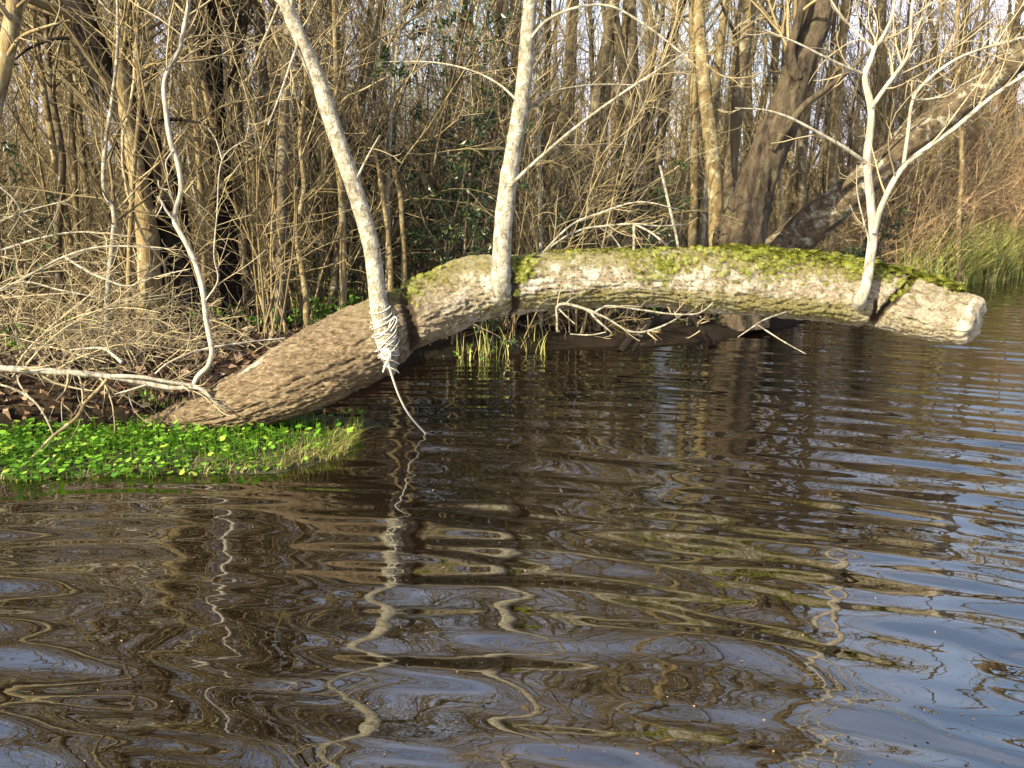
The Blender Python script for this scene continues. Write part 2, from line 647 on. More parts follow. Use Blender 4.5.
def log_body():
    v, f, _ = tubes(Lp[None], Lr[None], kL)
    v = v.reshape(nL, kL, 3)
    c = Lp[:, None, :]
    d = v - c
    nd = norm(d)
    along = Llen / Llen[-1]
    low = fbm(v * np.array([1.6, 3, 3]), 3, 21)
    mid = fbm(v * np.array([5, 9, 9]), 3, 31)
    Lw = np.concatenate([[0], np.cumsum(np.diff(Llen) * np.interp(along[1:], [.22, .42], [3.4, 9.5]))])
    af = np.interp(along, [.22, .42], [9.5, 6.5])[:, None]
    q = np.stack([np.broadcast_to(Lw[:, None], (nL, kL)), nd[..., 1] * af + mid * .8, nd[..., 2] * af + low], -1)
    rid = 1 - np.abs(fbm(q, 3, 41)) * 3.2
    q2 = q * np.array([2.6, 2.4, 2.4])
    rid2 = 1 - np.abs(fbm(q2, 3, 51)) * 3.0
    rid3 = np.clip(1 - np.abs(fbm(q * np.array([6.5, 5.2, 5.2]), 2, 71)) * 3.0, -1, 1)
    rid, rid2 = np.clip(rid, -1, 1), np.clip(rid2, -1, 1)
    depth = np.interp(along, [0, .25, .36, .9, 1], [.018, .020, .017, .015, .013])[:, None]
    k = 1 + .16 * low + .05 * mid
    for fp, am, rad_ in ((at(386, 345, 4.83), .16, .10), (at(498, 292, 4.97), .17, .10), (at(861, 300, 4.97), .20, .07)):
        k = k + am * np.exp(-(((v - fp) ** 2).sum(-1)) / rad_ ** 2)
    # cracks across the trunk where the shoots grow out
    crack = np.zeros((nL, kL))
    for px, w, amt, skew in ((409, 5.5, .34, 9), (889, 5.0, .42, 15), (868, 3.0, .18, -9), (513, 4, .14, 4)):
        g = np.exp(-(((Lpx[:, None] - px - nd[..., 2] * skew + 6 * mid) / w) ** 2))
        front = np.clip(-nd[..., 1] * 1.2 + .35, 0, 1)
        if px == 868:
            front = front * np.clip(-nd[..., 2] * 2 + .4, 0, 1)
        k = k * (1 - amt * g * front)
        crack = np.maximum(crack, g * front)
    d = d * k[..., None] + nd * (depth * (rid * .75 + rid2 * .6 + rid3 * .35))[..., None]
    out = c + d
    crest = np.clip(nd[..., 2], 0, 1) ** 2 * .5 + np.exp(-((nd[..., 2] + .55) / .3) ** 2) * np.interp(along, [.35, .5, 1], [0, .36, .36])[:, None]
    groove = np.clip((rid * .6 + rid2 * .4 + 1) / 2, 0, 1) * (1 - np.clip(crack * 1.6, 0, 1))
    return out, f, along, crest, groove, nd


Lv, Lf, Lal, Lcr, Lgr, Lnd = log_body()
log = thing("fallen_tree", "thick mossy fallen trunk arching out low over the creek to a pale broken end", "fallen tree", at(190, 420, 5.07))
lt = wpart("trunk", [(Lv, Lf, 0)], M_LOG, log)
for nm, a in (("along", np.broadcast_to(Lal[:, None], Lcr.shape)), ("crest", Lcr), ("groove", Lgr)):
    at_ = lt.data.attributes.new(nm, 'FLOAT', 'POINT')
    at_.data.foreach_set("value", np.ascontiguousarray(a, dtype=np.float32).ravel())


def broken_end():
    ring = Lv[-1]
    c = Lp[-1]
    ax = norm(Lp[-1] - Lp[-6])
    rows = []
    for t in np.linspace(0, 1, 16):
        s = math.cos(t * math.pi / 2) ** .5
        rr = c + (ring - c) * s
        nz = fbm(rr * 14, 4, 61)[:, None]
        rows.append(rr + ax * (.06 * math.sin(t * math.pi / 2) + .03 * nz * min(1, t * 3)))
    v = np.array(rows)
    P, k = v.shape[:2]
    i, j = np.meshgrid(np.arange(P - 1), np.arange(k), indexing='ij')
    a = i * k + j
    b = i * k + (j + 1) % k
    return v, np.stack([a, b, b + k, a + k], -1).reshape(-1, 4), 0


wpart("broken_end", [broken_end()], M_WOOD, log)


def on_log(px, phi):
    """Surface point and outward normal of the log at photo column px; phi 0 = crest, 90 = towards the camera."""
    i = int(np.argmin(np.abs(Lpx - px)))
    want = np.array([0, -math.sin(R(phi)), math.cos(R(phi))])
    tan = norm(Lp[min(i + 2, nL - 1)] - Lp[max(i - 2, 0)])
    want = norm(want - tan * (want @ tan))
    j = int(np.argmax(Lnd[i] @ want))
    return Lv[i, j], want, tan


# bleached ridge of lifted bark along the upper edge of the root end
p, r = path([(204, 404, 4.99, 5), (225, 392, 4.97, 9), (243, 378, 4.96, 9), (258, 366, 4.95, 10), (275, 355, 4.95, 10), (292, 346, 4.96, 9), (312, 338, 4.98, 7), (330, 333, 5.0, 3)], 40)
wpart("bark_ridge", [trunk_part(p, r, 14, .25, .004, 40, 3)], M_PALEBARK, log)
# short snag beside the middle shoot
p, r = path([(503, 276, 5.08, 14), (512, 266, 5.08, 12), (522, 261, 5.10, 9), (540, 258, 5.13, 3)], 20)
wpart("snag", [trunk_part(p, r, 12, .2, .003, 40, 4)], M_DARKBARK, log)


# ------------------------------------------------------------------ hand-laid trees
def limb(ctrl, n, sides, rough=.06, seed=0, **k):
    p, r = path(ctrl, n)
    return p, r, trunk_part(p, r, sides, rough, seed=seed, **k)


def fine_growth(limbs, n2, n3, t0=.15, l2=(.2, .5), l3=(.2, .6), up=.03, flat=0.2, lmax=1.3, P=7, jit=.10):
    """Side twigs on the given limbs [(p, r)] -> list of tube parts."""
    q = np.stack([catmull(np.hstack([p, r[:, None]]), 14) for p, r in limbs])
    pts, rad = q[..., :3], q[..., 3]
    p2, r2 = sprout(pts, rad, n2, t0, 1, (25, 65), l2, P + 1, jit, up, .5, .0016, .15, lmax, flat)
    p3, r3 = sprout(p2, r2, n3, .15, 1, (20, 65), l3, P, jit, up, .6, .0012, .06, lmax * .6, flat)
    return [tubes(p2, r2, 4), tubes(p3, r3, 3)]


def hand_tree(name, label, cat, trunk, n, sides, mat, branches=(), n2=0, n3=0, twig=None, t0=.35, rough=.06, seed=1, branch_mat=None, lmax=1.3, group=None, branch_sides=8, crown_from_trunk=True, tw=1.0, bw=.7, **tk):
    trunk = [(*q[:3], q[3] * tw) for q in trunk]
    branches = [[(*q[:3], q[3] * bw) for q in b] for b in branches]
    p, r, part = limb(trunk, n, sides, rough, seed, **tk)
    t = thing(name, label, cat, p[0], group)
    wpart("trunk", [part], mat, t)
    limbs = [(p[int(len(p) * t0):], r[int(len(p) * t0):])] if crown_from_trunk else []
    for k, b in enumerate(branches):
        bp, br, bpart = limb(b, max(12, 6 * len(b)), branch_sides, .08, seed + k)
        wpart("branch", [bpart], branch_mat or mat, t)
        limbs.append((bp, br))
    if n2:
        wpart("crown", fine_growth(limbs, n2, n3, .1, lmax=lmax), twig or M_PALETWIG, t)
    return t


# shoot tied with the rope
hand_tree("sapling", "pale leaning sapling with the rope tied round its foot on the fallen trunk", "sapling",
          [(391, 372, 4.98, 10), (390, 362, 4.86, 17), (387, 346, 4.80, 24), (382, 322, 4.81, 23), (377, 290, 4.86, 20), (372, 250, 4.90, 19.5), (358, 200, 4.93, 19.5), (336, 135, 4.96, 19), (318, 80, 5.0, 18), (301, 40, 5.0, 17), (284, 0, 5.0, 15),
           (262, -60, 5.0, 14), (235, -150, 5.0, 13), (212, -260, 5.0, 12), (190, -400, 5.0, 10), (175, -600, 5.0, 7), (168, -800, 5.0, 3)], 130, 26, M_PALEBARK,
          [[(353, 187, 4.93, 4), (366, 160, 4.9, 3), (380, 135, 4.85, 2)], [(300, 40, 5, 5), (292, 60, 4.9, 4), (280, 95, 4.8, 3), (268, 125, 4.7, 2)],
           [(262, -60, 5, 8), (300, -150, 5.1, 6), (330, -260, 5.2, 5), (345, -420, 5.3, 2)], [(225, -190, 5, 8), (170, -270, 4.8, 6), (130, -380, 4.7, 4), (110, -500, 4.6, 2)], [(205, -300, 5, 8), (260, -420, 5.2, 5), (290, -560, 5.3, 2)]],
          60, 220, rough=.05, seed=3, t0=.55, tw=.84, furrow=.002, fs=40)
# middle shoot
hand_tree("sapling", "straight grey-barked sapling rising from the middle of the fallen trunk", "sapling",
          [(495, 300, 5.16, 36), (497, 295, 5.04, 32), (499, 287, 4.97, 28), (501, 272, 4.97, 24), (503, 230, 5.02, 22), (508, 185, 5.05, 22), (516, 135, 5.08, 20), (523, 90, 5.1, 19), (527, 45, 5.1, 18), (530, 0, 5.1, 16),
           (533, -70, 5.1, 14), (540, -170, 5.1, 13), (538, -300, 5.1, 11), (545, -460, 5.1, 9), (550, -680, 5.1, 6), (548, -850, 5.1, 3)], 130, 26, M_PALEBARK,
          [[(510, 186, 5.0, 6), (534, 163, 4.95, 5), (575, 128, 4.9, 4.6), (620, 95, 4.85, 4), (655, 72, 4.8, 3), (690, 50, 4.8, 2)],
           [(527, 45, 5.1, 5), (545, 22, 5.0, 4.5), (575, 8, 4.95, 4), (610, 6, 4.9, 3.6), (645, 25, 4.85, 3.4), (680, 52, 4.8, 2.6), (705, 75, 4.8, 1.5)],
           [(521, 105, 5.1, 4), (500, 85, 5.2, 3), (470, 70, 5.3, 2.6), (430, 62, 5.4, 2), (380, 62, 5.5, 1.2)],
           [(520, 122, 5.1, 4), (545, 95, 5.2, 3), (590, 85, 5.3, 2.4), (640, 85, 5.35, 1.4)],
           [(533, -70, 5.1, 8), (580, -150, 5.2, 6), (610, -270, 5.3, 4), (620, -400, 5.4, 2)], [(538, -200, 5.1, 8), (490, -300, 5, 6), (455, -430, 4.9, 4), (440, -560, 4.9, 2)], [(540, -330, 5.1, 7), (590, -460, 5.2, 5), (600, -620, 5.3, 2)]],
          90, 320, rough=.06, seed=5, t0=.55, tw=.80, furrow=.0025, fs=40)
# white forked shoot near the broken end
hand_tree("sapling", "white forked sapling growing near the broken end of the fallen trunk", "sapling",
          [(857, 307, 5.16, 20), (859, 303, 5.04, 17), (861, 298, 4.96, 13.5), (866, 285, 4.95, 11.5), (870, 260, 5.0, 10.5), (873, 232, 5.02, 10.5), (871, 205, 5.05, 9.5), (867, 162, 5.05, 9), (870, 133, 5.05, 8), (871, 108, 5.05, 8), (865, 78, 5.05, 6.5), (870, 62, 5.05, 6), (875, 48, 5.05, 5), (885, 33, 5.05, 4), (893, 10, 5.05, 3.4),
           (898, -40, 5.05, 3), (905, -120, 5.05, 2.4), (900, -250, 5.05, 1.6)], 110, 14, M_WHITEBARK,
          [[(872, 107, 5.03, 6), (885, 88, 4.98, 5.5), (901, 67, 4.95, 5), (910, 50, 4.92, 4.5), (911, 20, 4.9, 4), (918, -40, 4.9, 3.6), (930, -140, 4.9, 3), (925, -280, 4.9, 2)],
           [(911, 45, 4.92, 3), (920, 22, 4.92, 2.6), (930, 0, 4.92, 2.2), (950, -50, 4.9, 1.6)],
           [(874, 232, 4.98, 8), (883, 203, 4.9, 7.5), (901, 170, 4.85, 7), (928, 147, 4.8, 6.5), (955, 128, 4.75, 6), (988, 100, 4.7, 5), (1012, 83, 4.66, 4), (1035, 68, 4.6, 3.4), (1080, 30, 4.5, 2.5), (1130, -40, 4.45, 1.6)],
           [(903, 168, 4.85, 5), (908, 133, 4.85, 4.5), (913, 100, 4.85, 4), (928, 80, 4.82, 3.8), (955, 60, 4.8, 3.4), (985, 48, 4.8, 3), (1026, 36, 4.75, 2.4), (1070, 10, 4.7, 1.4)],
           [(913, 100, 4.85, 3), (935, 98, 4.9, 2.6), (960, 86, 4.95, 2.2), (985, 72, 5, 1.4)],
           [(865, 162, 5.03, 5), (848, 150, 4.98, 4.5), (835, 142, 4.95, 4), (808, 127, 4.9, 3.6), (788, 117, 4.87, 3), (765, 110, 4.85, 2.2), (735, 108, 4.8, 1.2)],
           [(863, 74, 5.05, 4), (848, 68, 5.0, 3.6), (835, 62, 4.96, 3.2), (811, 50, 4.92, 2.8), (795, 42, 4.9, 2.2), (765, 30, 4.9, 1.2)],
           [(875, 50, 5.05, 4), (862, 38, 5.08, 3.4), (851, 27, 5.1, 3), (835, 7, 5.1, 2.6), (815, -30, 5.1, 2), (780, -100, 5.1, 1.2)],
           [(869, 240, 5.0, 2.6), (862, 215, 4.98, 2), (857, 190, 4.97, 1.4), (857, 165, 4.97, 1)]],
          80, 270, M_PALETWIG, rough=.05, seed=8, branch_sides=7, tw=.88, bw=.82, lmax=.7, t0=.5)

# trees standing on the bank behind the log
GZ = lambda x, y: float(ground_z(np.array([x]), np.array([y]))[0])


def rooted(ctrl, sink=.08):
    """Put a first control row on the ground below the given lowest one."""
    px, py, Y, w = ctrl[0]
    for q in range(int(py), 700, 2):
        P = at(px, q, Y)
        if P[2] <= GZ(P[0], Y) - sink:
            return [(px, q, Y, w * 1.25)] + list(ctrl)
    return list(ctrl)


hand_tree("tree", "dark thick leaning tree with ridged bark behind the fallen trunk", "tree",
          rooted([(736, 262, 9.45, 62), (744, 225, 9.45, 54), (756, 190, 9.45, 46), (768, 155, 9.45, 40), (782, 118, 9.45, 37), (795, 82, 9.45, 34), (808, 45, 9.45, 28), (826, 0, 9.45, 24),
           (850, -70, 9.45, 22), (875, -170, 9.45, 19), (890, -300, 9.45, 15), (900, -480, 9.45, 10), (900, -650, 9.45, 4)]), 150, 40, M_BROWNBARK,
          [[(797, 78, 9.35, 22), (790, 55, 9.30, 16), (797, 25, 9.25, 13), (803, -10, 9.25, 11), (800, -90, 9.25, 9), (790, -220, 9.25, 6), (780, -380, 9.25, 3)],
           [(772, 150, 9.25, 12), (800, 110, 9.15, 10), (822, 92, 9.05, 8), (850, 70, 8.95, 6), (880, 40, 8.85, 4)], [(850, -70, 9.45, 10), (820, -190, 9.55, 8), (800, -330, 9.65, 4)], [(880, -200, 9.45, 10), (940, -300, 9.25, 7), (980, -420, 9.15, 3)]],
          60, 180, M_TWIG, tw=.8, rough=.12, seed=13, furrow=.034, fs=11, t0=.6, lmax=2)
hand_tree("tree", "lichen-spotted trunk leaning far to the right over the water", "tree",
          rooted([(775, 262, 10.45, 40), (800, 236, 10.45, 36), (835, 205, 10.35, 33), (880, 168, 10.25, 29), (930, 126, 10.15, 27), (980, 88, 10.05, 26), (1030, 50, 9.95, 24), (1100, -5, 9.85, 21), (1180, -80, 9.75, 17), (1260, -190, 9.65, 12), (1320, -320, 9.55, 6)]), 130, 30, M_LICHBARK,
          [[(985, 85, 10.05, 9), (1000, 60, 9.95, 7), (1010, 30, 9.95, 6), (1030, -30, 9.95, 4), (1040, -120, 9.95, 2)], [(1100, -5, 9.85, 9), (1090, -90, 9.85, 7), (1070, -200, 9.85, 3)], [(1180, -80, 9.75, 9), (1170, -200, 9.75, 6), (1150, -330, 9.65, 3)], [(870, 175, 10.20, 6), (885, 150, 10.05, 4), (905, 122, 9.95, 3), (920, 105, 9.85, 1.5)]],
          40, 130, M_TWIG, rough=.12, seed=14, furrow=.010, fs=18, t0=.55, lmax=1.6)
hand_tree("tree", "yellowish trunk, the thicker of the close pair behind the fallen trunk", "tree",
          rooted([(717, 250, 9.85, 17), (716, 210, 9.85, 15.5), (713, 165, 9.85, 15), (707, 110, 9.85, 14), (702, 60, 9.85, 13), (697, 0, 9.85, 12), (690, -110, 9.85, 11), (692, -250, 9.85, 10), (680, -420, 9.85, 8), (676, -700, 9.85, 4)]), 110, 18, M_YELBARK,
          [[(702, 60, 9.85, 4), (720, 75, 9.65, 3), (742, 78, 9.55, 2.5), (765, 72, 9.45, 1.5)], [(690, -110, 9.85, 7), (740, -220, 9.65, 5), (760, -380, 9.55, 2)], [(692, -240, 9.85, 7), (640, -360, 10.05, 4), (620, -500, 10.25, 2)]], 50, 140, M_TWIG, seed=15, t0=.5, lmax=1.6)
hand_tree("tree", "thin straight yellow trunk, the slimmer of the close pair behind the fallen trunk", "tree",
          rooted([(692, 250, 10.15, 9), (694, 190, 10.15, 8), (694, 100, 10.15, 7.5), (692, 0, 10.15, 7), (694, -150, 10.15, 6), (688, -350, 10.15, 5), (690, -600, 10.15, 2)]), 70, 12, M_YELBARK, (), 40, 110, M_TWIG, seed=16, t0=.45, lmax=1.4)
hand_tree("tree", "smooth grey-green trunk between the yellow pair and the dark leaning tree", "tree",
          rooted([(728, 250, 10.45, 13), (730, 180, 10.45, 13), (737, 110, 10.45, 13), (744, 50, 10.45, 13), (751, 0, 10.45, 12), (762, -120, 10.45, 11), (770, -300, 10.45, 8), (772, -550, 10.45, 4)]), 80, 16, M_BARK,
          [[(744, 50, 10.45, 5), (720, 0, 10.25, 4), (700, -80, 10.15, 2)], [(762, -120, 10.45, 6), (800, -250, 10.25, 4), (815, -380, 10.25, 2)]], 40, 110, M_TWIG, seed=17, t0=.5, lmax=1.6)
hand_tree("tree", "short yellow-brown trunk right of the middle sapling, with a broken top", "tree",
          rooted([(556, 250, 9.15, 14), (554, 210, 9.15, 13), (553, 160, 9.15, 12), (551, 125, 9.15, 11), (549, 108, 9.15, 8), (548, 100, 9.15, 3)]), 50, 16, M_YELBARK, (), 14, 30, M_TWIG, rough=.12, seed=18, furrow=.004, fs=30, lmax=.6)
for lab, ctrl, m, w_ in (
        ("pale thin stem of the twin pair right of the rope-tied sapling, the one bending left", [(404, 256, 7.6, 5.5), (402, 225, 7.6, 5), (400, 195, 7.6, 5), (391, 163, 7.6, 4.6), (378, 142, 7.6, 4), (366, 128, 7.6, 3.4), (340, 90, 7.6, 2.6), (320, 40, 7.6, 1.6)], M_YELBARK, 0),
        ("thin tan stem just right of the rope-tied sapling, leaning left beside its pale twin", [(390, 258, 7.5, 5), (384, 205, 7.5, 4.6), (376, 158, 7.5, 4), (362, 122, 7.5, 3), (352, 80, 7.5, 2)], M_YELBARK, 0),
        ("long straight pole-thin pale stem between the rope-tied sapling and the evergreen bush", [(388, 250, 7.8, 5), (389, 165, 7.8, 4.5), (393, 83, 7.8, 4), (403, 0, 7.8, 3.6), (410, -120, 7.8, 3), (412, -300, 7.8, 1.6)], M_PALEBARK, 0),
        ("yellow thin stem behind the lower half of the rope-tied sapling", [(343, 256, 7.4, 7), (341, 190, 7.4, 6.5), (334, 135, 7.4, 6), (336, 83, 7.4, 5), (334, 0, 7.4, 4.4), (330, -150, 7.4, 3), (335, -350, 7.4, 1.6)], M_YELBARK, 0),
        ("curved tan trunk rising close behind the middle sapling", [(466, 258, 8.7, 12), (470, 215, 8.7, 11), (480, 180, 8.7, 11), (493, 148, 8.7, 10), (501, 110, 8.7, 9), (505, 75, 8.7, 8), (500, 0, 8.7, 7), (505, -150, 8.7, 5), (495, -350, 8.7, 2)], M_BARK, 1),
        ("thin tan pole left of the middle sapling, crossing the evergreen bush", [(462, 258, 8.4, 5), (469, 190, 8.4, 4.6), (474, 100, 8.4, 4.4), (471, 0, 8.4, 4), (474, -150, 8.4, 3), (470, -330, 8.4, 1.6)], M_YELBARK, 0),
        ("thin pale pole just right of the middle sapling's foot", [(541, 252, 8.8, 4), (539, 180, 8.8, 4), (538, 110, 8.8, 3.4), (533, 30, 8.8, 3), (536, -100, 8.8, 2)], M_PALEBARK, 0),
        ("crooked tan stem rising from the leaf litter left of the rope-tied sapling", [(306, 300, 7.0, 6), (302, 270, 7.0, 5.6), (296, 230, 7.0, 5), (304, 190, 7.0, 4.6), (300, 140, 7.0, 4.2), (306, 80, 7.0, 4), (300, 10, 7.0, 3.4), (310, -120, 7.0, 2)], M_YELBARK, 0),
        ("pale spindly stem forking in a narrow V beside the pale knotted trunk", [(107, 330, 6.4, 6), (108, 290, 6.4, 5.5), (113, 240, 6.4, 5), (114, 212, 6.4, 5), (104, 190, 6.4, 4), (105, 150, 6.4, 4), (112, 100, 6.4, 3.4), (118, 30, 6.4, 3), (112, -100, 6.4, 2)], M_PALEBARK, 0),
        ("straight yellow pole between the pale knotted trunk and the crooked white sapling", [(128, 320, 6.6, 5), (130, 240, 6.6, 5), (134, 170, 6.6, 4.6), (140, 100, 6.6, 4.2), (137, 40, 6.6, 4), (142, -60, 6.6, 3), (140, -220, 6.6, 1.6)], M_YELBARK, 0),
        ("thin tan stem in the gap between dark straight trunk and crooked white sapling", [(204, 330, 7.0, 8), (203, 260, 7.0, 7.5), (200, 180, 7.0, 7), (194, 90, 7.0, 6.5), (190, 20, 7.0, 6), (180, -100, 7.0, 4.4), (186, -300, 7.0, 2)], M_YELBARK, 1),
        ("pale thin trunk between dark crooked tree and left edge", [(62, 320, 7.2, 8), (58, 240, 7.2, 7.5), (62, 160, 7.2, 7), (50, 80, 7.2, 6.4), (46, 0, 7.2, 6), (50, -140, 7.2, 4.4), (44, -330, 7.2, 2)], M_BARK, 1),
        ("slim tan pole behind the lichen-spotted leaning trunk, right of the white forked sapling", [(958, 235, 14.2, 5), (962, 150, 14.2, 4.6), (956, 60, 14.2, 4), (960, -60, 14.2, 3.4), (955, -240, 14.2, 2)], M_YELBARK, 0)):
    hand_tree("tree", lab, "tree", rooted(ctrl, .05), 60, 10, m, (), 26 + 14 * w_, 70 + 30 * w_, M_TWIG, rough=.09, seed=30 + len(lab) % 17, t0=.3, lmax=1.1)
# left bank
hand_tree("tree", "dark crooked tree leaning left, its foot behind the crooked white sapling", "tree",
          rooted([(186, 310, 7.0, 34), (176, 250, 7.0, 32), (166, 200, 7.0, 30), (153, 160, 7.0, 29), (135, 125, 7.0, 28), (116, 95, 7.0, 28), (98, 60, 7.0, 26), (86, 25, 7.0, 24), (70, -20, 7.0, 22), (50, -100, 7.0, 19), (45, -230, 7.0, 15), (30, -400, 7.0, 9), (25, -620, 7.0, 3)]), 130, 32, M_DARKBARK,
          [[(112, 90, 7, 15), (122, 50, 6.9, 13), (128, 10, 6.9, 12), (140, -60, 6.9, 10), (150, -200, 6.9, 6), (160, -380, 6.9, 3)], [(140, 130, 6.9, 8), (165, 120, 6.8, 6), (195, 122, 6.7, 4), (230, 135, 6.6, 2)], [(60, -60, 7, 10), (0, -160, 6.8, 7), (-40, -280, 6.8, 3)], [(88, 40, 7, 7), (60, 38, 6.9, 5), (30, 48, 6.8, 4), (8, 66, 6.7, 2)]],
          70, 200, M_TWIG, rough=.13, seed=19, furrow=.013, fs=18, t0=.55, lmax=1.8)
hand_tree("tree", "pale tan trunk with knots, left of the dark crooked tree's foot", "tree",
          rooted([(152, 320, 6.8, 26), (150, 280, 6.8, 22), (148, 240, 6.8, 20), (143, 200, 6.8, 17), (135, 160, 6.85, 15), (126, 110, 6.9, 13), (120, 50, 6.9, 12), (125, -20, 6.9, 11), (118, -160, 6.9, 9), (110, -400, 6.9, 4)]), 90, 20, M_YELBARK,
          [[(147, 235, 6.75, 7), (162, 190, 6.7, 6), (165, 140, 6.7, 5), (172, 70, 6.7, 4), (168, 0, 6.7, 3)]], 40, 120, M_TWIG, rough=.12, seed=20, furrow=.006, fs=24, t0=.5, lmax=1.5)
hand_tree("tree", "dark straight trunk left of the grey lichen-ringed trunk on the left bank", "tree",
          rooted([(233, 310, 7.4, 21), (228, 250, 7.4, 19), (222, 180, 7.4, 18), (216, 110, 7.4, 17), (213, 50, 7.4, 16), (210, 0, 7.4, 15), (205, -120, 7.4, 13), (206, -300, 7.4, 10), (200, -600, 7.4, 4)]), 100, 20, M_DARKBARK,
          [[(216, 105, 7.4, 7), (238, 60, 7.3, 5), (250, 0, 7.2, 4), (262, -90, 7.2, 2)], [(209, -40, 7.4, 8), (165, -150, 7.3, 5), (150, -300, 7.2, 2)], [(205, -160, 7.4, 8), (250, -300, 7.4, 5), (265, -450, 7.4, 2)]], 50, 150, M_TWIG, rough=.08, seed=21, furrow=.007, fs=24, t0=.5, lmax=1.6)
hand_tree("tree", "grey lichen-ringed trunk close right of the dark straight trunk", "tree",
          rooted([(246, 300, 7.7, 15), (243, 240, 7.7, 13.5), (240, 180, 7.7, 13), (237, 120, 7.7, 12), (236, 50, 7.7, 11), (238, -40, 7.7, 10), (236, -200, 7.7, 8), (240, -480, 7.7, 3)]), 80, 16, M_BARK, [[(236, 40, 7.7, 5), (255, 5, 7.6, 4), (268, -60, 7.6, 2)]], 36, 100, M_TWIG, seed=22, t0=.5, lmax=1.5)
hand_tree("tree", "grey-tan forked trunk in front of the thicket left of the rope-tied sapling", "tree",
          rooted([(278, 300, 7.6, 16), (276, 250, 7.6, 15), (274, 200, 7.6, 14), (272, 160, 7.6, 13.5), (268, 120, 7.6, 13), (262, 70, 7.6, 11), (258, 0, 7.6, 10), (250, -120, 7.6, 8), (252, -300, 7.6, 6), (250, -560, 7.6, 2)]), 90, 16, M_BARK,
          [[(270, 130, 7.6, 8), (262, 90, 7.5, 7), (266, 50, 7.5, 6), (275, 0, 7.5, 5), (284, -80, 7.5, 4), (290, -220, 7.5, 2)], [(274, 175, 7.5, 5), (290, 140, 7.4, 4), (298, 110, 7.3, 3), (310, 60, 7.2, 1.5)]], 50, 140, M_TWIG, seed=23, t0=.5, lmax=1.5)
hand_tree("tree", "smooth brown trunk cut by the top left corner", "tree",
          [(-62, 470, 5.3, 26), (-50, 380, 5.3, 23), (-30, 240, 5.3, 20), (-12, 130, 5.3, 18), (2, 70, 5.3, 17), (10, 35, 5.3, 16), (15, 0, 5.3, 15), (20, -70, 5.3, 14), (18, -180, 5.3, 12), (30, -350, 5.3, 9), (28, -600, 5.3, 4)], 90, 18, M_YELBARK,
          [[(14, 10, 5.3, 5), (30, -5, 5.2, 4), (50, -30, 5.2, 3), (90, -80, 5.1, 2)], [(4, 62, 5.3, 6), (20, 38, 5.2, 5), (45, 27, 5.1, 4), (70, 20, 5.1, 2)]], 40, 110, M_PALETWIG, seed=24, t0=.4, lmax=1.2)
# crooked white sapling and the pale branch it grows from
hand_tree("sapling", "slender crooked white sapling rising from the left bank", "sapling",
          [(194, 384, 4.92, 6), (198, 376, 4.92, 6.5), (208, 366, 4.92, 6.5), (212, 352, 4.93, 6.5), (209, 334, 4.95, 6.5), (206, 318, 4.97, 6.5), (203, 292, 5.0, 6.5), (196, 265, 5.05, 6.5), (186, 243, 5.08, 6.5), (175, 222, 5.1, 6.5), (176, 208, 5.1, 6), (181, 190, 5.12, 6), (178, 165, 5.14, 6), (170, 140, 5.16, 6), (166, 110, 5.18, 6), (164, 85, 5.2, 5.5), (170, 66, 5.2, 5.5), (179, 50, 5.2, 5.2), (184, 28, 5.2, 5), (189, 0, 5.2, 4.8),
           (196, -60, 5.2, 4.4), (190, -160, 5.2, 4), (200, -300, 5.2, 3), (196, -500, 5.2, 1.4)], 170, 10, M_WHITEBARK,
          [[(175, 221, 5.08, 4), (166, 210, 5.06, 3.6), (162, 202, 5.05, 3), (157, 196, 5.05, 2)], [(163, 204, 5.05, 2.2), (159, 212, 5.04, 1.6), (156, 217, 5.03, 1)], [(176, 206, 5.1, 2.6), (170, 194, 5.08, 2.2), (168, 190, 5.07, 1.6), (160, 188, 5.06, 2), (158, 180, 5.05, 1.2)],
           [(174, 150, 5.14, 2.4), (166, 162, 5.1, 2), (168, 175, 5.08, 1.5)], [(206, 300, 4.97, 2.6), (218, 280, 4.95, 2.4), (214, 255, 4.94, 2), (217, 215, 4.93, 2), (222, 160, 4.93, 1.6), (246, 140, 4.9, 1)], [(222, 160, 4.93, 1.8), (216, 140, 4.94, 1.5), (208, 128, 4.95, 1)]],
          30, 90, M_PALETWIG, rough=.09, seed=25, tw=.8, lmax=.7, t0=.6, branch_sides=6)


def dead_branch(label, limbs, mat=M_WHITEBARK, n2=0, n3=0, lmax=.4, group=None, sides=8, cat="branch", name="dead_branch", twig=None, flat=.5):
    first = path(limbs[0], 2)[0][0]
    t = thing(name, label, cat, first, group)
    ls = []
    for k, b in enumerate(limbs):
        b = [(*q[:3], q[3] * .72) for q in b]
        p, r = path(b, max(10, 6 * len(b)))
        wpart("main_limb" if k == 0 else "side_limb", [trunk_part(p, r, sides, .12, seed=k + 3)], mat, t)
        ls.append((p, r))
    if n2:
        wpart("crown", fine_growth(ls, n2, n3, .1, lmax=lmax, flat=flat), twig or M_PALETWIG, t)
    return t


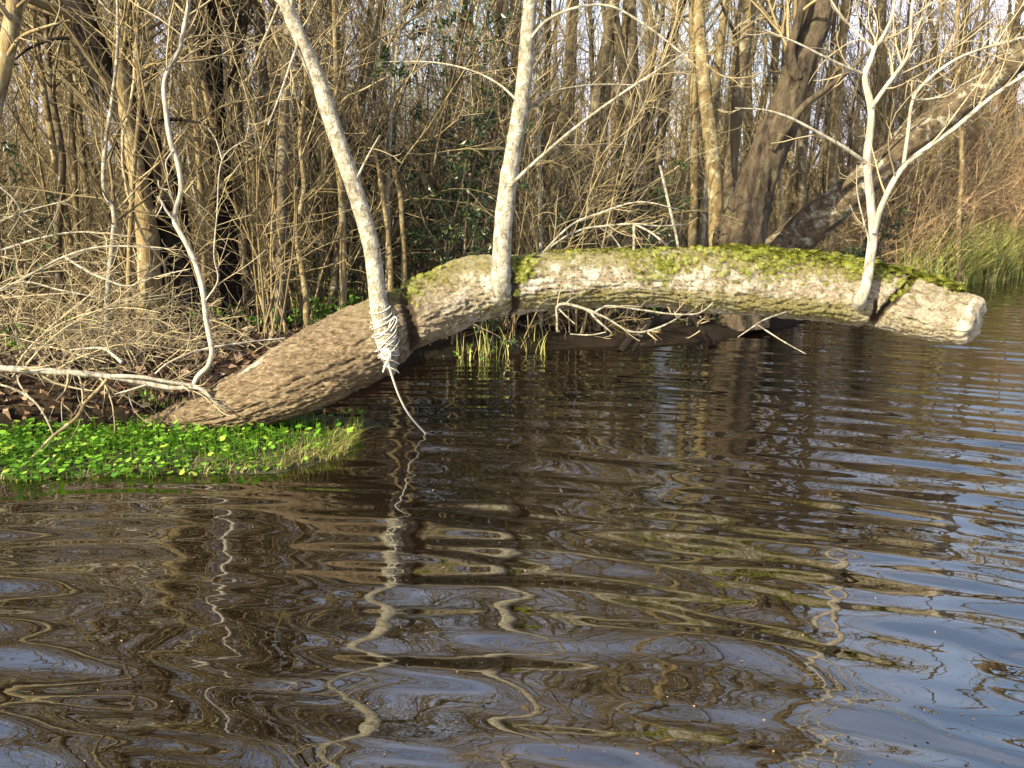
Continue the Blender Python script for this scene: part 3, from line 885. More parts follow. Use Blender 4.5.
dead_branch("pale fallen branch lying along the left bank below the crooked white sapling",
            [[(-60, 362, 4.75, 8), (0, 368, 4.78, 9), (44, 371, 4.8, 9.5), (85, 374, 4.82, 9), (112, 377, 4.84, 8), (146, 383, 4.86, 7.5), (172, 388, 4.88, 7), (199, 388, 4.9, 6), (214, 401, 4.88, 4), (232, 412, 4.86, 2)],
             [(112, 376, 4.83, 6), (140, 377, 4.83, 5.5), (163, 381, 4.85, 5), (182, 384, 4.88, 5), (200, 387, 4.9, 4)],
             [(146, 385, 4.83, 3), (130, 390, 4.8, 2.6), (115, 394, 4.78, 1.5)], [(128, 388, 4.84, 2), (130, 400, 4.83, 1.8), (134, 411, 4.82, 1)],
             [(155, 374, 4.9, 3), (170, 362, 4.95, 2.8), (200, 350, 5.0, 2.6), (240, 343, 5.05, 2.4), (285, 338, 5.1, 1.6)],
             [(122, 363, 4.9, 5), (112, 354, 4.95, 4), (100, 348, 5.0, 3), (70, 350, 5.05, 2)]], n2=30, n3=60)
dead_branch("bare brown stick propped from the pale fallen branch down into the green plants",
            [[(107, 379, 4.75, 4.5), (97, 391, 4.72, 5), (85, 403, 4.68, 5), (78, 416, 4.62, 5), (65, 427, 4.56, 5), (51, 438, 4.5, 4.6), (40, 450, 4.44, 4), (30, 459, 4.4, 3)]], M_YELBARK)
dead_branch("thin crooked pale twig hanging at the far left below the fallen branch",
            [[(-10, 383, 4.7, 3), (12, 388, 4.7, 3), (30, 398, 4.68, 3.4), (40, 408, 4.66, 3), (47, 420, 4.64, 2.8), (53, 434, 4.62, 2)], [(30, 398, 4.68, 2.4), (20, 385, 4.7, 2.4), (17, 375, 4.72, 1.4)]], M_PALEBARK)
dead_branch("bleached forked driftwood branch snagged under the middle of the fallen trunk",
            [[(557, 331, 5.0, 3), (557, 318, 5.0, 3.4), (557, 307, 5.0, 4), (566, 304, 5.0, 4.2), (587, 310, 4.98, 4), (597, 320, 4.96, 3.4), (611, 332, 4.94, 2)],
             [(587, 309, 4.98, 3.6), (608, 319, 4.98, 3.2), (629, 331, 5.0, 3), (648, 331, 5.0, 3), (669, 323, 5.05, 2.6), (682, 315, 5.1, 1.6)],
             [(592, 314, 4.98, 3), (602, 308, 5.0, 3), (611, 306, 5.0, 2.8), (642, 310, 5.02, 2.8), (671, 314, 5.04, 2.6), (695, 314, 5.06, 2.4), (706, 309, 5.08, 2), (713, 302, 5.1, 1.2)],
             [(559, 309, 5.0, 2.8), (567, 317, 4.98, 2.4), (575, 324, 4.97, 1.4)], [(566, 304, 5.0, 3), (571, 299, 5.02, 2), (578, 296, 5.05, 1)], [(570, 334, 5.0, 1.8), (590, 335, 5.0, 2), (606, 332, 5.0, 1.2)]], M_PALEBARK, 14, 24, lmax=.25, sides=7)
dead_branch("thin pale twig dipping into the water under the right part of the fallen trunk",
            [[(786, 312, 5.05, 2), (774, 316, 5.0, 2.4), (762, 321, 4.95, 2.6), (750, 329, 4.9, 2.2), (738, 337, 4.85, 1.4)], [(758, 325, 4.93, 2), (770, 333, 4.9, 2), (786, 343, 4.87, 1.8), (806, 354, 4.84, 1)]], M_PALEBARK)
dead_branch("arching pale dead branch standing behind the crest of the log, right of the middle sapling",
            [[(540, 256, 6.3, 3.4), (556, 243, 6.3, 3.4), (580, 230, 6.3, 3.2), (605, 226, 6.3, 3), (634, 224, 6.3, 3), (660, 226, 6.3, 2.4), (690, 224, 6.3, 1.4)],
             [(540, 256, 6.25, 3), (570, 226, 6.25, 3), (600, 213, 6.25, 2.8), (640, 202, 6.25, 2.4), (680, 210, 6.25, 1.4)],
             [(634, 224, 6.3, 3), (650, 232, 6.25, 3), (664, 243, 6.2, 3), (672, 252, 6.2, 2.4)], [(634, 224, 6.3, 4), (634, 240, 6.3, 4), (634, 256, 6.3, 4)], [(622, 250, 6.3, 2), (612, 236, 6.3, 2), (600, 228, 6.3, 1)]], M_PALEBARK, 16, 24)
dead_branch("straight pale snag leaning in front of the thicket, between the middle sapling and yellow pair",
            [[(681, 262, 7.4, 4), (676, 235, 7.4, 4), (669, 205, 7.4, 4), (661, 170, 7.4, 4), (659, 166, 7.4, 3)]], M_PALEBARK)
dead_branch("dark dead stump root under the middle of the fallen trunk",
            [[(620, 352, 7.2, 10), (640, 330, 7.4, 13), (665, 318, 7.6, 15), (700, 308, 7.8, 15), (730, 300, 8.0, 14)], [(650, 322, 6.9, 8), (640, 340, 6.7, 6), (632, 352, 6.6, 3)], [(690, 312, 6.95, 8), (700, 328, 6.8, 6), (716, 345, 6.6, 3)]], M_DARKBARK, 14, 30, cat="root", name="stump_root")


# ------------------------------------------------------------------ rope
def rope():
    t = thing("rope", "pale rope tied round the leaning sapling and hanging down into the water", "rope", at(388, 352, 4.75))
    for k, (turns, py0, py1, tilt, ph) in enumerate(((7, 356, 308, .02, 0), (5, 372, 332, -.03, 2), (3, 350, 318, .05, 4))):
        a = np.linspace(0, 1, 320)
        py = py0 + (py1 - py0) * (a + .03 * np.sin(a * 29 + k) + .02 * np.sin(a * 71))
        cx = np.stack([np.interp(py, [290, 322, 346, 366, 382], [377, 382, 387, 390, 392]), py, np.interp(py, [290, 322, 346, 366, 382], [4.86, 4.81, 4.80, 4.84, 4.92]), np.interp(py, [290, 322, 346, 366, 382], [21, 23, 24, 17, 12])], -1)
        c = np.array([at(*q[:3]) for q in cx])
        rr = np.array([q[3] / 2 * mpp(q[1], q[2]) for q in cx]) * .92 + .002 + .003 * k + .002 * np.sin(a * 47)
        ang = a * turns * 2 * np.pi + ph
        p = c + np.stack([np.cos(ang) * rr, np.sin(ang) * rr, tilt * np.sin(ang + 1) + .006 * np.sin(ang * 1.7)], -1)
        wpart("wrap", [tubes(p[None], np.full((1, 320), .0034), 7)], M_ROPE, t)
    k, r = path([(381, 351, 4.71, 3), (386, 349, 4.70, 4.5), (390, 353, 4.69, 5), (388, 359, 4.69, 5), (383, 357, 4.69, 5), (384, 351, 4.69, 5), (390, 356, 4.69, 5), (386, 364, 4.70, 4), (383, 372, 4.72, 3)], 60)
    wpart("knot", [tubes(k[None], r[None] * .62, 8)], M_ROPE, t)
    k, r = path([(391, 331, 4.72, 2.2), (395, 325, 4.70, 2.2), (397, 320, 4.69, 2.2), (395, 317, 4.69, 2.2), (391, 321, 4.71, 2.2), (389, 328, 4.72, 2)], 40)
    wpart("loop", [tubes(k[None], r[None] * .6, 8)], M_ROPE, t)
    w = on_water(425, 433)
    k, r = path([(384, 350, 4.69, 2.2), (388, 362, 4.70, 2.1), (393, 379, 4.73, 2.1), (400, 398, 4.79, 2), (410, 416, 4.88, 1.9), (425, 433, w[1], 1.8), (433, 441, w[1] + .02, 2.2)], 60)
    wpart("hanging_line", [tubes(k[None], r[None], 8)], M_ROPE, t)


rope()


# ------------------------------------------------------------------ ferns, leaves, blades
def fronds(base, nrm, dirs, length, pairs=7, width=.34):
    """Small pinnate fronds that arch over; base, nrm, dirs (N,3), length (N,)."""
    n = len(base)
    t = (np.arange(pairs) + .6) / pairs
    dirs = norm(dirs)
    L = length[:, None, None]
    mid = base[:, None, :] + (nrm[:, None, :] * (t * 1.05 - .55 * t ** 2)[None, :, None] + dirs[:, None, :] * (t * .35 + .5 * t ** 2)[None, :, None]) * L
    side = norm(np.cross(nrm, dirs))[:, None, :]
    fwd = norm(np.gradient(mid, axis=1))
    wid = (np.sin(np.pi * (t * .8 + .17)) * width)[None, :, None] * L
    vs = []
    for sgn in (-1, 1):
        tip = mid + (side * sgn + fwd * .45) * wid
        h = fwd * L * (.42 / pairs)
        vs.append(np.stack([mid - h * .7, tip - h * .5, tip + h * .7, mid + h * .9], 2))
    v = np.concatenate(vs, 1).reshape(-1, 3)
    return v, np.arange(len(v)).reshape(-1, 4), 0


def fern_on_log(specs, name, label, cat, kind=None, per=1.0):
    B, NR, D, LN = [], [], [], []
    for px, phi, ln in specs:
        p, nr, tan = on_log(px, phi)
        B.append(p - nr * .006)
        NR.append(nr * .8 + np.array([0, 0, .45]) + rng.normal(size=3) * .25)
        a = rng.uniform(0, 6.28)
        b = np.cross(nr, tan)
        D.append(tan * math.cos(a) + b * math.sin(a))
        LN.append(ln)
    B, NR, D, LN = np.array(B), norm(np.array(NR)), np.array(D), np.array(LN)
    o = obj(name, [fronds(B, NR, D, LN)], M_FERN)
    return tag(o, label, cat, None, kind)


spec = []
while len(spec) < 2600:
    px = rng.uniform(545, 952)
    dens = np.interp(px, [545, 600, 660, 700, 760, 840, 900, 952], [.3, .45, .3, .35, .75, 1, 1, .8])
    if rng.random() > dens * (.5 + .9 * (vnoise(np.array([[px * .06, 0, 0]]), 77)[0] * .5 + .5)):
        continue
    phi = rng.normal(-2, 16) if px < 740 else rng.normal(8 if px < 880 else -6, 20 if px < 880 else 14)
    spec.append((px, phi, rng.uniform(.022, .058) * np.interp(px, [545, 740, 880, 952], [.8, .9, 1.15, 1.05])))
for _ in range(750):
    px = 948 - 230 * rng.random() ** 1.4
    spec.append((px, rng.normal(-4, 13), rng.uniform(.05, .095)))
fern_on_log(spec, "fern_carpet", "yellow-green fern and moss carpet along the crest of the fallen trunk", "ferns", "stuff")
for px, phi, sx, sp, n, sz, lab in ((420, 18, 9, 20, 90, .045, "green fern clump on the trunk just right of the rope-tied sapling"), (519, 55, 6, 14, 110, .06, "green fern clump beside the foot of the middle sapling"),
                                    (655, 60, 14, 18, 150, .052, "fern clump on the pale front face of the log, left of the yellow pair"), (436, 20, 14, 12, 60, .04, "low mossy fern fringe between the rope-tied and middle saplings"),
                                    (752, 45, 26, 20, 170, .05, "scattered fern clump on the log front below the dark leaning tree"), (896, 60, 7, 8, 30, .05, "small yellow fern tuft on the log end right of the white sapling")):
    fern_on_log([(px + rng.normal() * sx, phi + rng.normal() * sp, sz * rng.uniform(.6, 1.15)) for _ in range(n)], "fern_clump", lab, "fern")


def leaf_quads(base, dirs, size, asp=.45, fold=.25):
    """Diamond leaves with a slight fold."""
    n = len(base)
    d = norm(dirs)
    s = norm(np.cross(d, rng.normal(size=(n, 3))))
    u = np.cross(s, d)
    L = size[:, None]
    v = np.stack([base, base + d * L * .5 + s * L * asp * .5 + u * L * fold * .3, base + d * L, base + d * L * .5 - s * L * asp * .5 + u * L * fold * .3], 1)
    return v.reshape(-1, 3), np.arange(n * 4).reshape(-1, 4), 0


def blades(base, h, lean, w, P=6):
    """Grass blades: narrow bent strips, base (N,3)."""
    n = len(base)
    az = rng.uniform(0, 2 * np.pi, n)
    t = np.linspace(0, 1, P)
    dx = np.stack([np.cos(az), np.sin(az), np.zeros(n)], -1)
    sd = np.stack([-np.sin(az + .6), np.cos(az + .6), np.zeros(n)], -1)
    out = (lean[:, None] * t ** 2)[..., None] * dx[:, None, :] * h[:, None, None]
    zz = (t - .28 * np.minimum(lean, 1.4)[:, None] * t ** 2)[..., None] * np.array([0, 0, 1.0]) * h[:, None, None]
    mid = base[:, None, :] + out + zz
    ww = (w[:, None] * (1 - t ** 2.2 * .95))[..., None] * sd[:, None, :]
    v = np.stack([mid - ww, mid + ww], 2)
    k, i = np.meshgrid(np.arange(n), np.arange(P - 1), indexing='ij')
    a = (k * P + i) * 2
    return v.reshape(-1, 3), np.stack([a, a + 1, a + 3, a + 2], -1).reshape(-1, 4), 0


# green mat of round-leaved water plants at the left
MATP = np.array([on_water(*p)[:2] for p in [(-330, 500), (-100, 488), (0, 482), (60, 481), (130, 477), (200, 475), (270, 470), (325, 463), (352, 455)]])


def mat_front(x):
    return np.interp(x, MATP[:, 0], MATP[:, 1]) + .03 * vnoise(np.stack([x * 9, x * 0, x * 0], -1), 4)


def mat_back(x):
    return np.minimum(shore_y(x) + .1, 5.25)


MX1 = float(MATP[-1, 0])


def mat_z(x, y):
    f = np.clip((y - mat_front(x)) / .12, -1, 1)
    e = np.clip((MX1 - x) / .25, -1, 1)
    return .028 * np.minimum(f, e) + .012 * fbm(np.stack([x * 9, y * 9, x * 0], -1), 3, 6) * (f > 0)


structure(obj("plant_mat", [grid(np.arange(-6.0, MX1 + .25, .03), np.arange(4.0, 5.4, .025), mat_z)], M_MAT))


def scatter_mat(n, right=False):
    out = []
    while len(out) < n:
        px = rng.uniform(-250, 350)
        x = (px - 512) / FPX * 4.6
        y = rng.uniform(4.1, 5.3)
        if x > MX1 - .03 or y < mat_front(np.array(x)) - .02 or y > mat_back(np.array(x)):
            continue
        out.append((x, y))
    return np.array(out)


def round_leaves():
    """Lobed round leaves held up on short stalks."""
    xy = scatter_mat(11000)
    pxx = 512 + xy[:, 0] / 4.6 * FPX
    dfr = xy[:, 1] - mat_front(xy[:, 0])
    keep = rng.random(len(xy)) < np.interp(pxx, [-250, 210, 300, 340], [1, 1, .30, .12]) * np.interp(dfr, [0, .12, .3], [.75, .9, 1]) * np.interp(vnoise(np.stack([xy[:, 0] * 5, xy[:, 1] * 7, xy[:, 0] * 0], -1), 14), [-.5, 0], [.35, 1])
    xy, dfr = xy[keep], dfr[keep]
    n = len(xy)
    h = (.015 + .10 * rng.random(n) ** 1.6) * np.interp(dfr, [0, .3], [.5, 1.1])
    r = .007 + .016 * rng.random(n) ** 1.5
    k = 10
    th = np.arange(k) * 2 * np.pi / k + rng.uniform(0, 6, n)[:, None]
    rad = r[:, None] * (1 + .10 * np.cos(th * 5))
    rad[:, 0] *= .45
    nx, ny = rng.normal(0, .34, n), rng.normal(-.18, .34, n)
    X, Y = np.cos(th) * rad, np.sin(th) * rad
    Z = X * nx[:, None] + Y * ny[:, None] + .18 * rad
    v = np.stack([xy[:, :1] + X, xy[:, 1:] + Y, h[:, None] + Z], -1)
    stp = np.stack([np.concatenate([xy + rng.normal(0, .01, (n, 2)), np.zeros((n, 1))], 1), np.concatenate([xy, h[:, None]], 1)], 1)
    return [(v.reshape(-1, 3), np.arange(n * k).reshape(-1, k), 0), tubes(stp, np.full((n, 2), .0016), 3)]


tag(obj("water_plants", round_leaves(), M_GREEN, smooth=False), "bright green round-leaved plants spreading over the water's edge at the left", "plants", None, "stuff")
xy = scatter_mat(12000)
pxx = 512 + xy[:, 0] / 4.6 * FPX
keep = rng.random(len(xy)) < np.interp(pxx, [-250, 130, 230, 300, 345], [.12, .2, .55, 1, 1]) * np.interp(xy[:, 1] - mat_front(xy[:, 0]), [0, .25, .5], [1, .7, .35])
xy = xy[keep]
b = np.concatenate([xy, np.full((len(xy), 1), .005)], 1)
tag(obj("marsh_grass", [blades(b, rng.uniform(.03, .10, len(b)) * np.interp(pxx[keep], [250, 330], [.8, 1.5]), rng.uniform(.3, 1.6, len(b)), rng.uniform(.0015, .0035, len(b)))], M_YELGRASS, smooth=False),
    "low yellow-green grass at the water's edge round the green plants", "grass", None, "stuff")

# reeds on the far right shore and grass behind
B = []
while len(B) < 9500:
    px = rng.uniform(895, 1240)
    Y = rng.uniform(13.2, 19.5)
    x = (px - 512) / FPX * Y
    d = Y - float(shore_y(np.array([x]))[0])
    dd = np.interp(px, [895, 940, 960], [.25, .5, 1])
    if -.25 < d < 1.9 and rng.random() < dd * (.35 + .65 * (vnoise(np.array([[x * 1.4, Y * 1.2, 0]]), 33)[0] > -.1)):
        B.append((x, Y, max(GZ(x, Y), -.05)))
B = np.array(B)
tag(obj("reed_bed", [blades(B, rng.uniform(.45, 1.35, len(B)), rng.uniform(.2, 1.1, len(B)), rng.uniform(.006, .013, len(B)))], M_REED, smooth=False), "yellow-green reeds and grass along the far right shore", "reeds", None, "stuff")


def reed_clump(px0, px1, py0, py1, Y, n, hh, label):
    x = rng.uniform(px0, px1, n)
    bs = np.array([on_water(a, c) for a, c in zip(x, rng.uniform(py0, py1, n))])
    bs[:, 2] = -.03
    o = thing("reed_clump", label, "reeds", bs.mean(0))
    wpart("blades", [blades(bs, rng.uniform(hh * .5, hh, n), rng.uniform(.05, .5, n), rng.uniform(.003, .006, n))], M_REED, o, False)


reed_clump(478, 512, 350, 362, 6.8, 26, .42, "sparse green reeds in the shade under the log below the middle sapling")
reed_clump(455, 478, 352, 362, 6.8, 12, .30, "few short dry reeds in the dark water left of the middle sapling's foot")
reed_clump(515, 548, 346, 356, 7.2, 16, .34, "thin reeds at the dark shore right of the middle sapling")
reed_clump(905, 935, 290, 298, 13, 40, .9, "dark green drooping reeds at the shore behind the log's broken end")

# dead leaves on the left bank and below the thicket
B = []
while len(B) < 9000:
    px, Y = rng.uniform(-250, 1100), rng.uniform(4.9, 15) if rng.random() < .4 else rng.uniform(4.9, 8.5)
    x = (px - 512) / FPX * Y
    if Y - float(shore_y(np.array([x]))[0]) > (.12 if px < 430 else .55):
        B.append((x, Y))
B = np.array(B)
z = ground_z(B[:, 0], B[:, 1]) + rng.uniform(.005, .05, len(B))
d = rng.normal(size=(len(B), 3))
d[:, 2] *= .45
tag(obj("fallen_leaves", [leaf_quads(np.concatenate([B, z[:, None]], 1), d, rng.uniform(.035, .10, len(B)), .7, .6)], M_LITTER, smooth=False), "brown fallen leaves littering the wooded bank", "leaves", None, "stuff")

# bits of leaf and pollen on the water
n = 260
B = np.array([on_water(a, c) for a, c in zip(rng.uniform(0, 1024, n), 380 + 388 * rng.uniform(0, 1, n) ** .6)])
B[:, 2] = water_z(B[:, 0], B[:, 1]) + .004
d = rng.normal(size=(n, 3))
d[:, 2] = .02
tag(obj("floating_specks", [leaf_quads(B, d, rng.uniform(.004, .012, n), .7, 0)], M_LITTER, smooth=False), "tiny leaf bits drifting on the dark water", "debris", None, "stuff")


# ------------------------------------------------------------------ the wood behind: prototypes
def proto_tree(H, r0, n1, n2, n3, lean=.05, low=.25, up=.06, jit=.022):
    tr = walk(np.zeros((1, 3)), np.array([[rng.normal() * lean, rng.normal() * lean, 1]]), np.array([H]), 20, jit, .02)
    q = np.linspace(0, 1, 20)[None]
    rt = r0 * (1 - q) ** .8 + .004
    rt[:, 0] *= 1.2
    p1, r1 = sprout(tr, rt, n1, low, .98, (20, 55), (.14, .36), 10, .06, up, .38, .0024)
    p2, r2 = sprout(p1, r1, n2, .12, 1, (20, 60), (.3, .7), 8, .09, up * .6, .55, .0016, .2)
    p3, r3 = sprout(p2, r2, n3, .1, 1, (20, 65), (.3, .9), 6, .11, .02, .6, .0013, .15, 1.4)
    return (mesh_from("trunk", [tubes(tr, rt, 9)]), mesh_from("crown", [tubes(p1, r1, 5), tubes(p2, r2, 4), tubes(p3, r3, 3)]))


def proto_shrub(H, stems, n2, n3, spread=.5, arch=-.03, r0=.009, P=11, jit=.055):
    d = rng.normal(size=(stems, 3)) * spread
    d[:, 2] = 1
    st = rng.normal(size=(stems, 3)) * .12
    st[:, 2] = -.03
    L = H * rng.uniform(.55, 1.15, stems)
    p1 = walk(st, d, L, P, jit, arch)
    q = np.linspace(0, 1, P)[None]
    r1 = r0 * rng.uniform(.5, 1, (stems, 1)) * (1 - q) ** .7 + .002
    p2, r2 = sprout(p1, r1, n2, .15, 1, (20, 60), (.25, .6), 8, .11, arch * .5, .6, .0016, .15)
    p3, r3 = sprout(p2, r2, n3, .1, 1, (20, 70), (.3, .8), 6, .13, arch * .3, .65, .0012, .1, .8)
    return mesh_from("shrub", [tubes(p1, r1, 5), tubes(p2, r2, 3), tubes(p3, r3, 3)])


PT = [proto_tree(rng.uniform(7.0, 10.0) + 45 * max(r0 - .04, 0), r0, n1, n2, n3, .08, low) for r0, n1, n2, n3, low in
      ((.045, 26, 150, 900, .2), (.028, 24, 140, 820, .15), (.06, 30, 180, 1000, .25), (.024, 22, 120, 720, .12), (.036, 26, 150, 900, .18), (.055, 30, 170, 960, .3), (.018, 20, 110, 640, .1), (.075, 32, 200, 1100, .25))]
for k, (a, b_) in enumerate(PT):
    a.materials.append((M_BARK, M_YELBARK, M_BARK, M_PALEBARK, M_BARK, M_BROWNBARK, M_YELBARK, M_DARKBARK)[k])
    b_.materials.append(M_TWIG)
PT += [proto_tree(H, .085, 34, 260, 1500, .04, .38) for H in (13.5, 12.0)]
for k, (a, b_) in enumerate(PT[8:]):
    a.materials.append((M_BARK, M_YELBARK)[k])
    b_.materials.append(M_TWIG)
PS = [proto_shrub(H, st, n2, n3, sp, ar) for H, st, n2, n3, sp, ar in ((2.6, 12, 110, 480, .35, .0), (3.6, 11, 120, 520, .22, .01), (2.0, 14, 120, 480, .55, -.05), (1.5, 16, 120, 460, .7, -.08), (4.5, 10, 130, 560, .16, .01))]
for k, m in enumerate(PS):
    m.materials.append(M_TWIG)
PR = [proto_shrub(H, st, n2, n3, sp, ar) for H, st, n2, n3, sp, ar in ((3.4, 12, 120, 420, .45, -.04), (2.6, 14, 130, 420, .6, -.06))]
for m in PR:
    m.materials.append(M_REDTWIG)

ZONES = [(-1e9, 110, "behind the left brambles"), (110, 255, "round the dark crooked tree"), (255, 400, "behind the rope-tied sapling"),
         (400, 520, "between rope-tied and middle saplings"), (520, 685, "between middle sapling and yellow trunks"), (685, 830, "behind the dark leaning tree"), (830, 940, "behind the white forked sapling"), (940, 1e9, "behind the far right reeds")]
ORD = "leftmost,second from left,third from left,fourth from left,fifth from left,sixth from left,seventh from left,eighth from left,ninth from left,tenth from left,eleventh from left,twelfth from left,thirteenth from left,fourteenth from left,fifteenth from left,sixteenth from left,seventeenth from left,eighteenth from left,nineteenth from left,twentieth from left,twenty-first from left,twenty-second from left,twenty-third from left,twenty-fourth from left".split(",")
ORDERED = {}


def label_in_order():
    """Copies of one kind in one spot are told apart by their order from left to right."""
    for (kind, z_), lst in ORDERED.items():
        lst.sort(key=lambda t: t[0])
        for i, (px, o) in enumerate(lst):
            if len(lst) == 1:
                o["label"] = f"the only {kind} {z_}"
            elif i == len(lst) - 1:
                o["label"] = f"rightmost of the {kind}s {z_}"
            elif i < len(ORD):
                o["label"] = f"{ORD[i]} of the {kind}s {z_}"
            else:
                o["label"] = f"one of the {kind}s crowded towards the right, {z_}"


def zone(px):
    return next(z for a, b, z in ZONES if a <= px < b)


def place_tree(k, px, Y, s, rz, tilt=(0, 0)):
    x = (px - 512) / FPX * Y
    z_ = zone(px)
    kind = ("thin grey-brown", "thin yellow-brown", "grey-brown", "slim pale", "thin grey-brown", "ridged brown", "slim yellow-brown", "dark brown", "tall grey-brown", "tall yellow-brown")[k]
    e = thing("bare_tree", "bare tree of the thicket", "tree", (x, Y, GZ(x, Y) - .1), f"{kind} bare trees {z_}")
    ORDERED.setdefault((f"{kind} bare tree", z_), []).append((px, e))
    e.scale = (s, s, s)
    e.rotation_euler = (tilt[0], tilt[1], rz)
    for me, nm in zip(PT[k], ("trunk", "crown")):
        o = bpy.data.objects.new(nm, me)
        COL.objects.link(o)
        o.parent = e


def place_shrub(me, px, Y, s, rz, label, group, name="bare_shrub"):
    x = (px - 512) / FPX * Y
    o = bpy.data.objects.new(name, me)
    COL.objects.link(o)
    o.location = (x, Y, GZ(x, Y) - .03)
    o.rotation_euler = (0, 0, rz)
    o.scale = (s, s, s)
    if group:
        ORDERED.setdefault((label, zone(px)), []).append((px, o))
    return tag(o, label, "shrub", group)


placed = []
tr = np.random.default_rng(3)
while len(placed) < 165:
    px = tr.uniform(-230, 1260)
    Y = 6.9 + 15 * tr.random() ** 1.25
    x = (px - 512) / FPX * Y
    if Y < shore_y(np.array([x]))[0] + .6 or any((x - a) ** 2 + (Y - b) ** 2 < .38 for a, b in placed):
        continue
    if (Y < 8.2 and 560 < px < 900) or (Y < 11.3 and 650 < px < 960):
        continue
    placed.append((x, Y))
    k = int(tr.choice(8, p=[.15, .17, .06, .17, .15, .06, .20, .04]))
    place_tree(k, px, Y, tr.uniform(.75, 1.15), tr.uniform(0, 6.28), (tr.normal() * .07, tr.normal() * .09))
n = 0
while n < 17:
    px, Y = tr.uniform(520, 1240), tr.uniform(11.2, 16.5)
    x = (px - 512) / FPX * Y
    if Y - shore_y(np.array([x]))[0] < 1.0 or any((x - a) ** 2 + (Y - b) ** 2 < .3 for a, b in placed):
        continue
    placed.append((x, Y))
    place_tree(8 + n % 2, px, Y, tr.uniform(.9, 1.1), tr.uniform(0, 6.28), (tr.normal() * .05, tr.normal() * .07))
    n += 1
n = 0
while n < 22:
    px, Y = tr.uniform(850, 1230), tr.uniform(12, 21)
    x = (px - 512) / FPX * Y
    d = Y - shore_y(np.array([x]))[0]
    if not 1.2 < d < 6 or any((x - a) ** 2 + (Y - b) ** 2 < .25 for a, b in placed):
        continue
    placed.append((x, Y))
    place_tree(int(tr.choice([0, 1, 3, 4, 6])), px, Y, tr.uniform(.8, 1.1), tr.uniform(0, 6.28), (tr.normal() * .08, tr.normal() * .12))
    n += 1
n = 0
while n < 150:
    px = tr.uniform(-200, 1250)
    Y = (7.6 if px < 520 else 8.6) + 11 * tr.random() ** 1.2
    if tr.random() < .12:
        Y = tr.uniform(6.3, 8)
    x = (px - 512) / FPX * Y
    if Y < shore_y(np.array([x]))[0] + (.35 if px < 520 else .15):
        continue
    if Y < 11.6 and 630 < px < 960:
        continue
    z_ = zone(px)
    if px > 845 and tr.random() < .75:
        place_shrub(PR[n % 2], px, Y, tr.uniform(.7, 1.1), tr.uniform(0, 6.28), "reddish-brown brush clump", f"reddish brush {z_}")
    else:
        k = int(tr.integers(5))
        nm = ("upright", "tall upright", "arching", "low arching", "very tall thin")[k]
        place_shrub(PS[k], px, Y, tr.uniform(.7, 1.15), tr.uniform(0, 6.28), f"{nm} tan shrub", f"{nm} tan shrubs {z_}")
    n += 1

n = 0
while n < 18:
    px = tr.uniform(885, 1210)
    x_, Y = None, tr.uniform(12.5, 19)
    d = Y - float(shore_y(np.array([(px - 512) / FPX * Y]))[0])
    if not .5 < d < 3.2:
        continue
    place_shrub(PR[n % 2], px, Y, tr.uniform(1.0, 1.45), tr.uniform(0, 6.28), "reddish-brown brush clump", f"reddish brush {zone(px)}")
    n += 1

# pale tangle of arching twigs on the left bank
PB = [proto_shrub(H, st, n2, n3, sp, ar, .008) for H, st, n2, n3, sp, ar in ((1.3, 11, 70, 190, 1.1, -.10), (1.6, 11, 70, 190, .9, -.09))]
for m in PB:
    m.materials.append(M_PALETWIG)
for k, (px, Y, s, lab) in enumerate(((-30, 5.6, 1.0, "pale arching bramble at the far left edge of the bank"), (35, 5.9, 1.05, "pale arching bramble above the left end of the fallen branch"), (95, 6.1, .95, "pale bramble just left of the pale knotted trunk"),
                                     (130, 5.6, .7, "low pale bramble behind the fallen branch near the crooked white sapling"), (255, 6.3, .75, "small pale bramble above the root end of the fallen trunk"), (-90, 6.2, 1.1, "pale arching bramble partly cut off by the left edge"), (60, 5.45, .8, "pale low bramble leaning over the fallen branch near the brown stick"), (-5, 5.35, .85, "pale low bramble at the left edge right above the fallen branch"), (165, 6.5, .9, "pale bramble at the foot of the dark crooked tree"), (215, 6.9, .8, "pale bramble between the crooked white sapling and the grey-tan trunk"))):
    place_shrub(PB[k % 2], px, Y, s, k * 1.9, lab, None, "bramble")
dead_branch("long pale twig spray reaching in from the left edge over the bank",
            [[(-60, 320, 5.2, 4.5), (0, 291, 5.2, 4.2), (35, 272, 5.2, 3.8), (64, 257, 5.2, 3.4), (100, 247, 5.2, 2.8), (150, 247, 5.2, 2), (176, 250, 5.2, 1.2)], [(64, 256, 5.2, 3.4), (85, 270, 5.15, 3.2), (105, 279, 5.1, 3), (128, 286, 5.1, 2.6), (155, 277, 5.1, 2), (190, 269, 5.1, 1.2)],
             [(-40, 255, 5.2, 3.4), (0, 250, 5.2, 3), (40, 238, 5.2, 2.8), (80, 232, 5.2, 2.2), (130, 236, 5.2, 1.4)], [(-30, 240, 5.1, 3), (0, 222, 5.1, 2.8), (30, 210, 5.1, 2.4), (70, 200, 5.1, 1.4)], [(0, 187, 5.1, 2), (14, 200, 5.1, 2), (20, 215, 5.1, 2), (8, 236, 5.1, 1.4)], [(-20, 300, 5.1, 3), (20, 282, 5.1, 2.6), (60, 290, 5.0, 2.2), (100, 298, 5.0, 1.4)]],
            M_PALEBARK, 60, 130, lmax=.7, flat=.6)


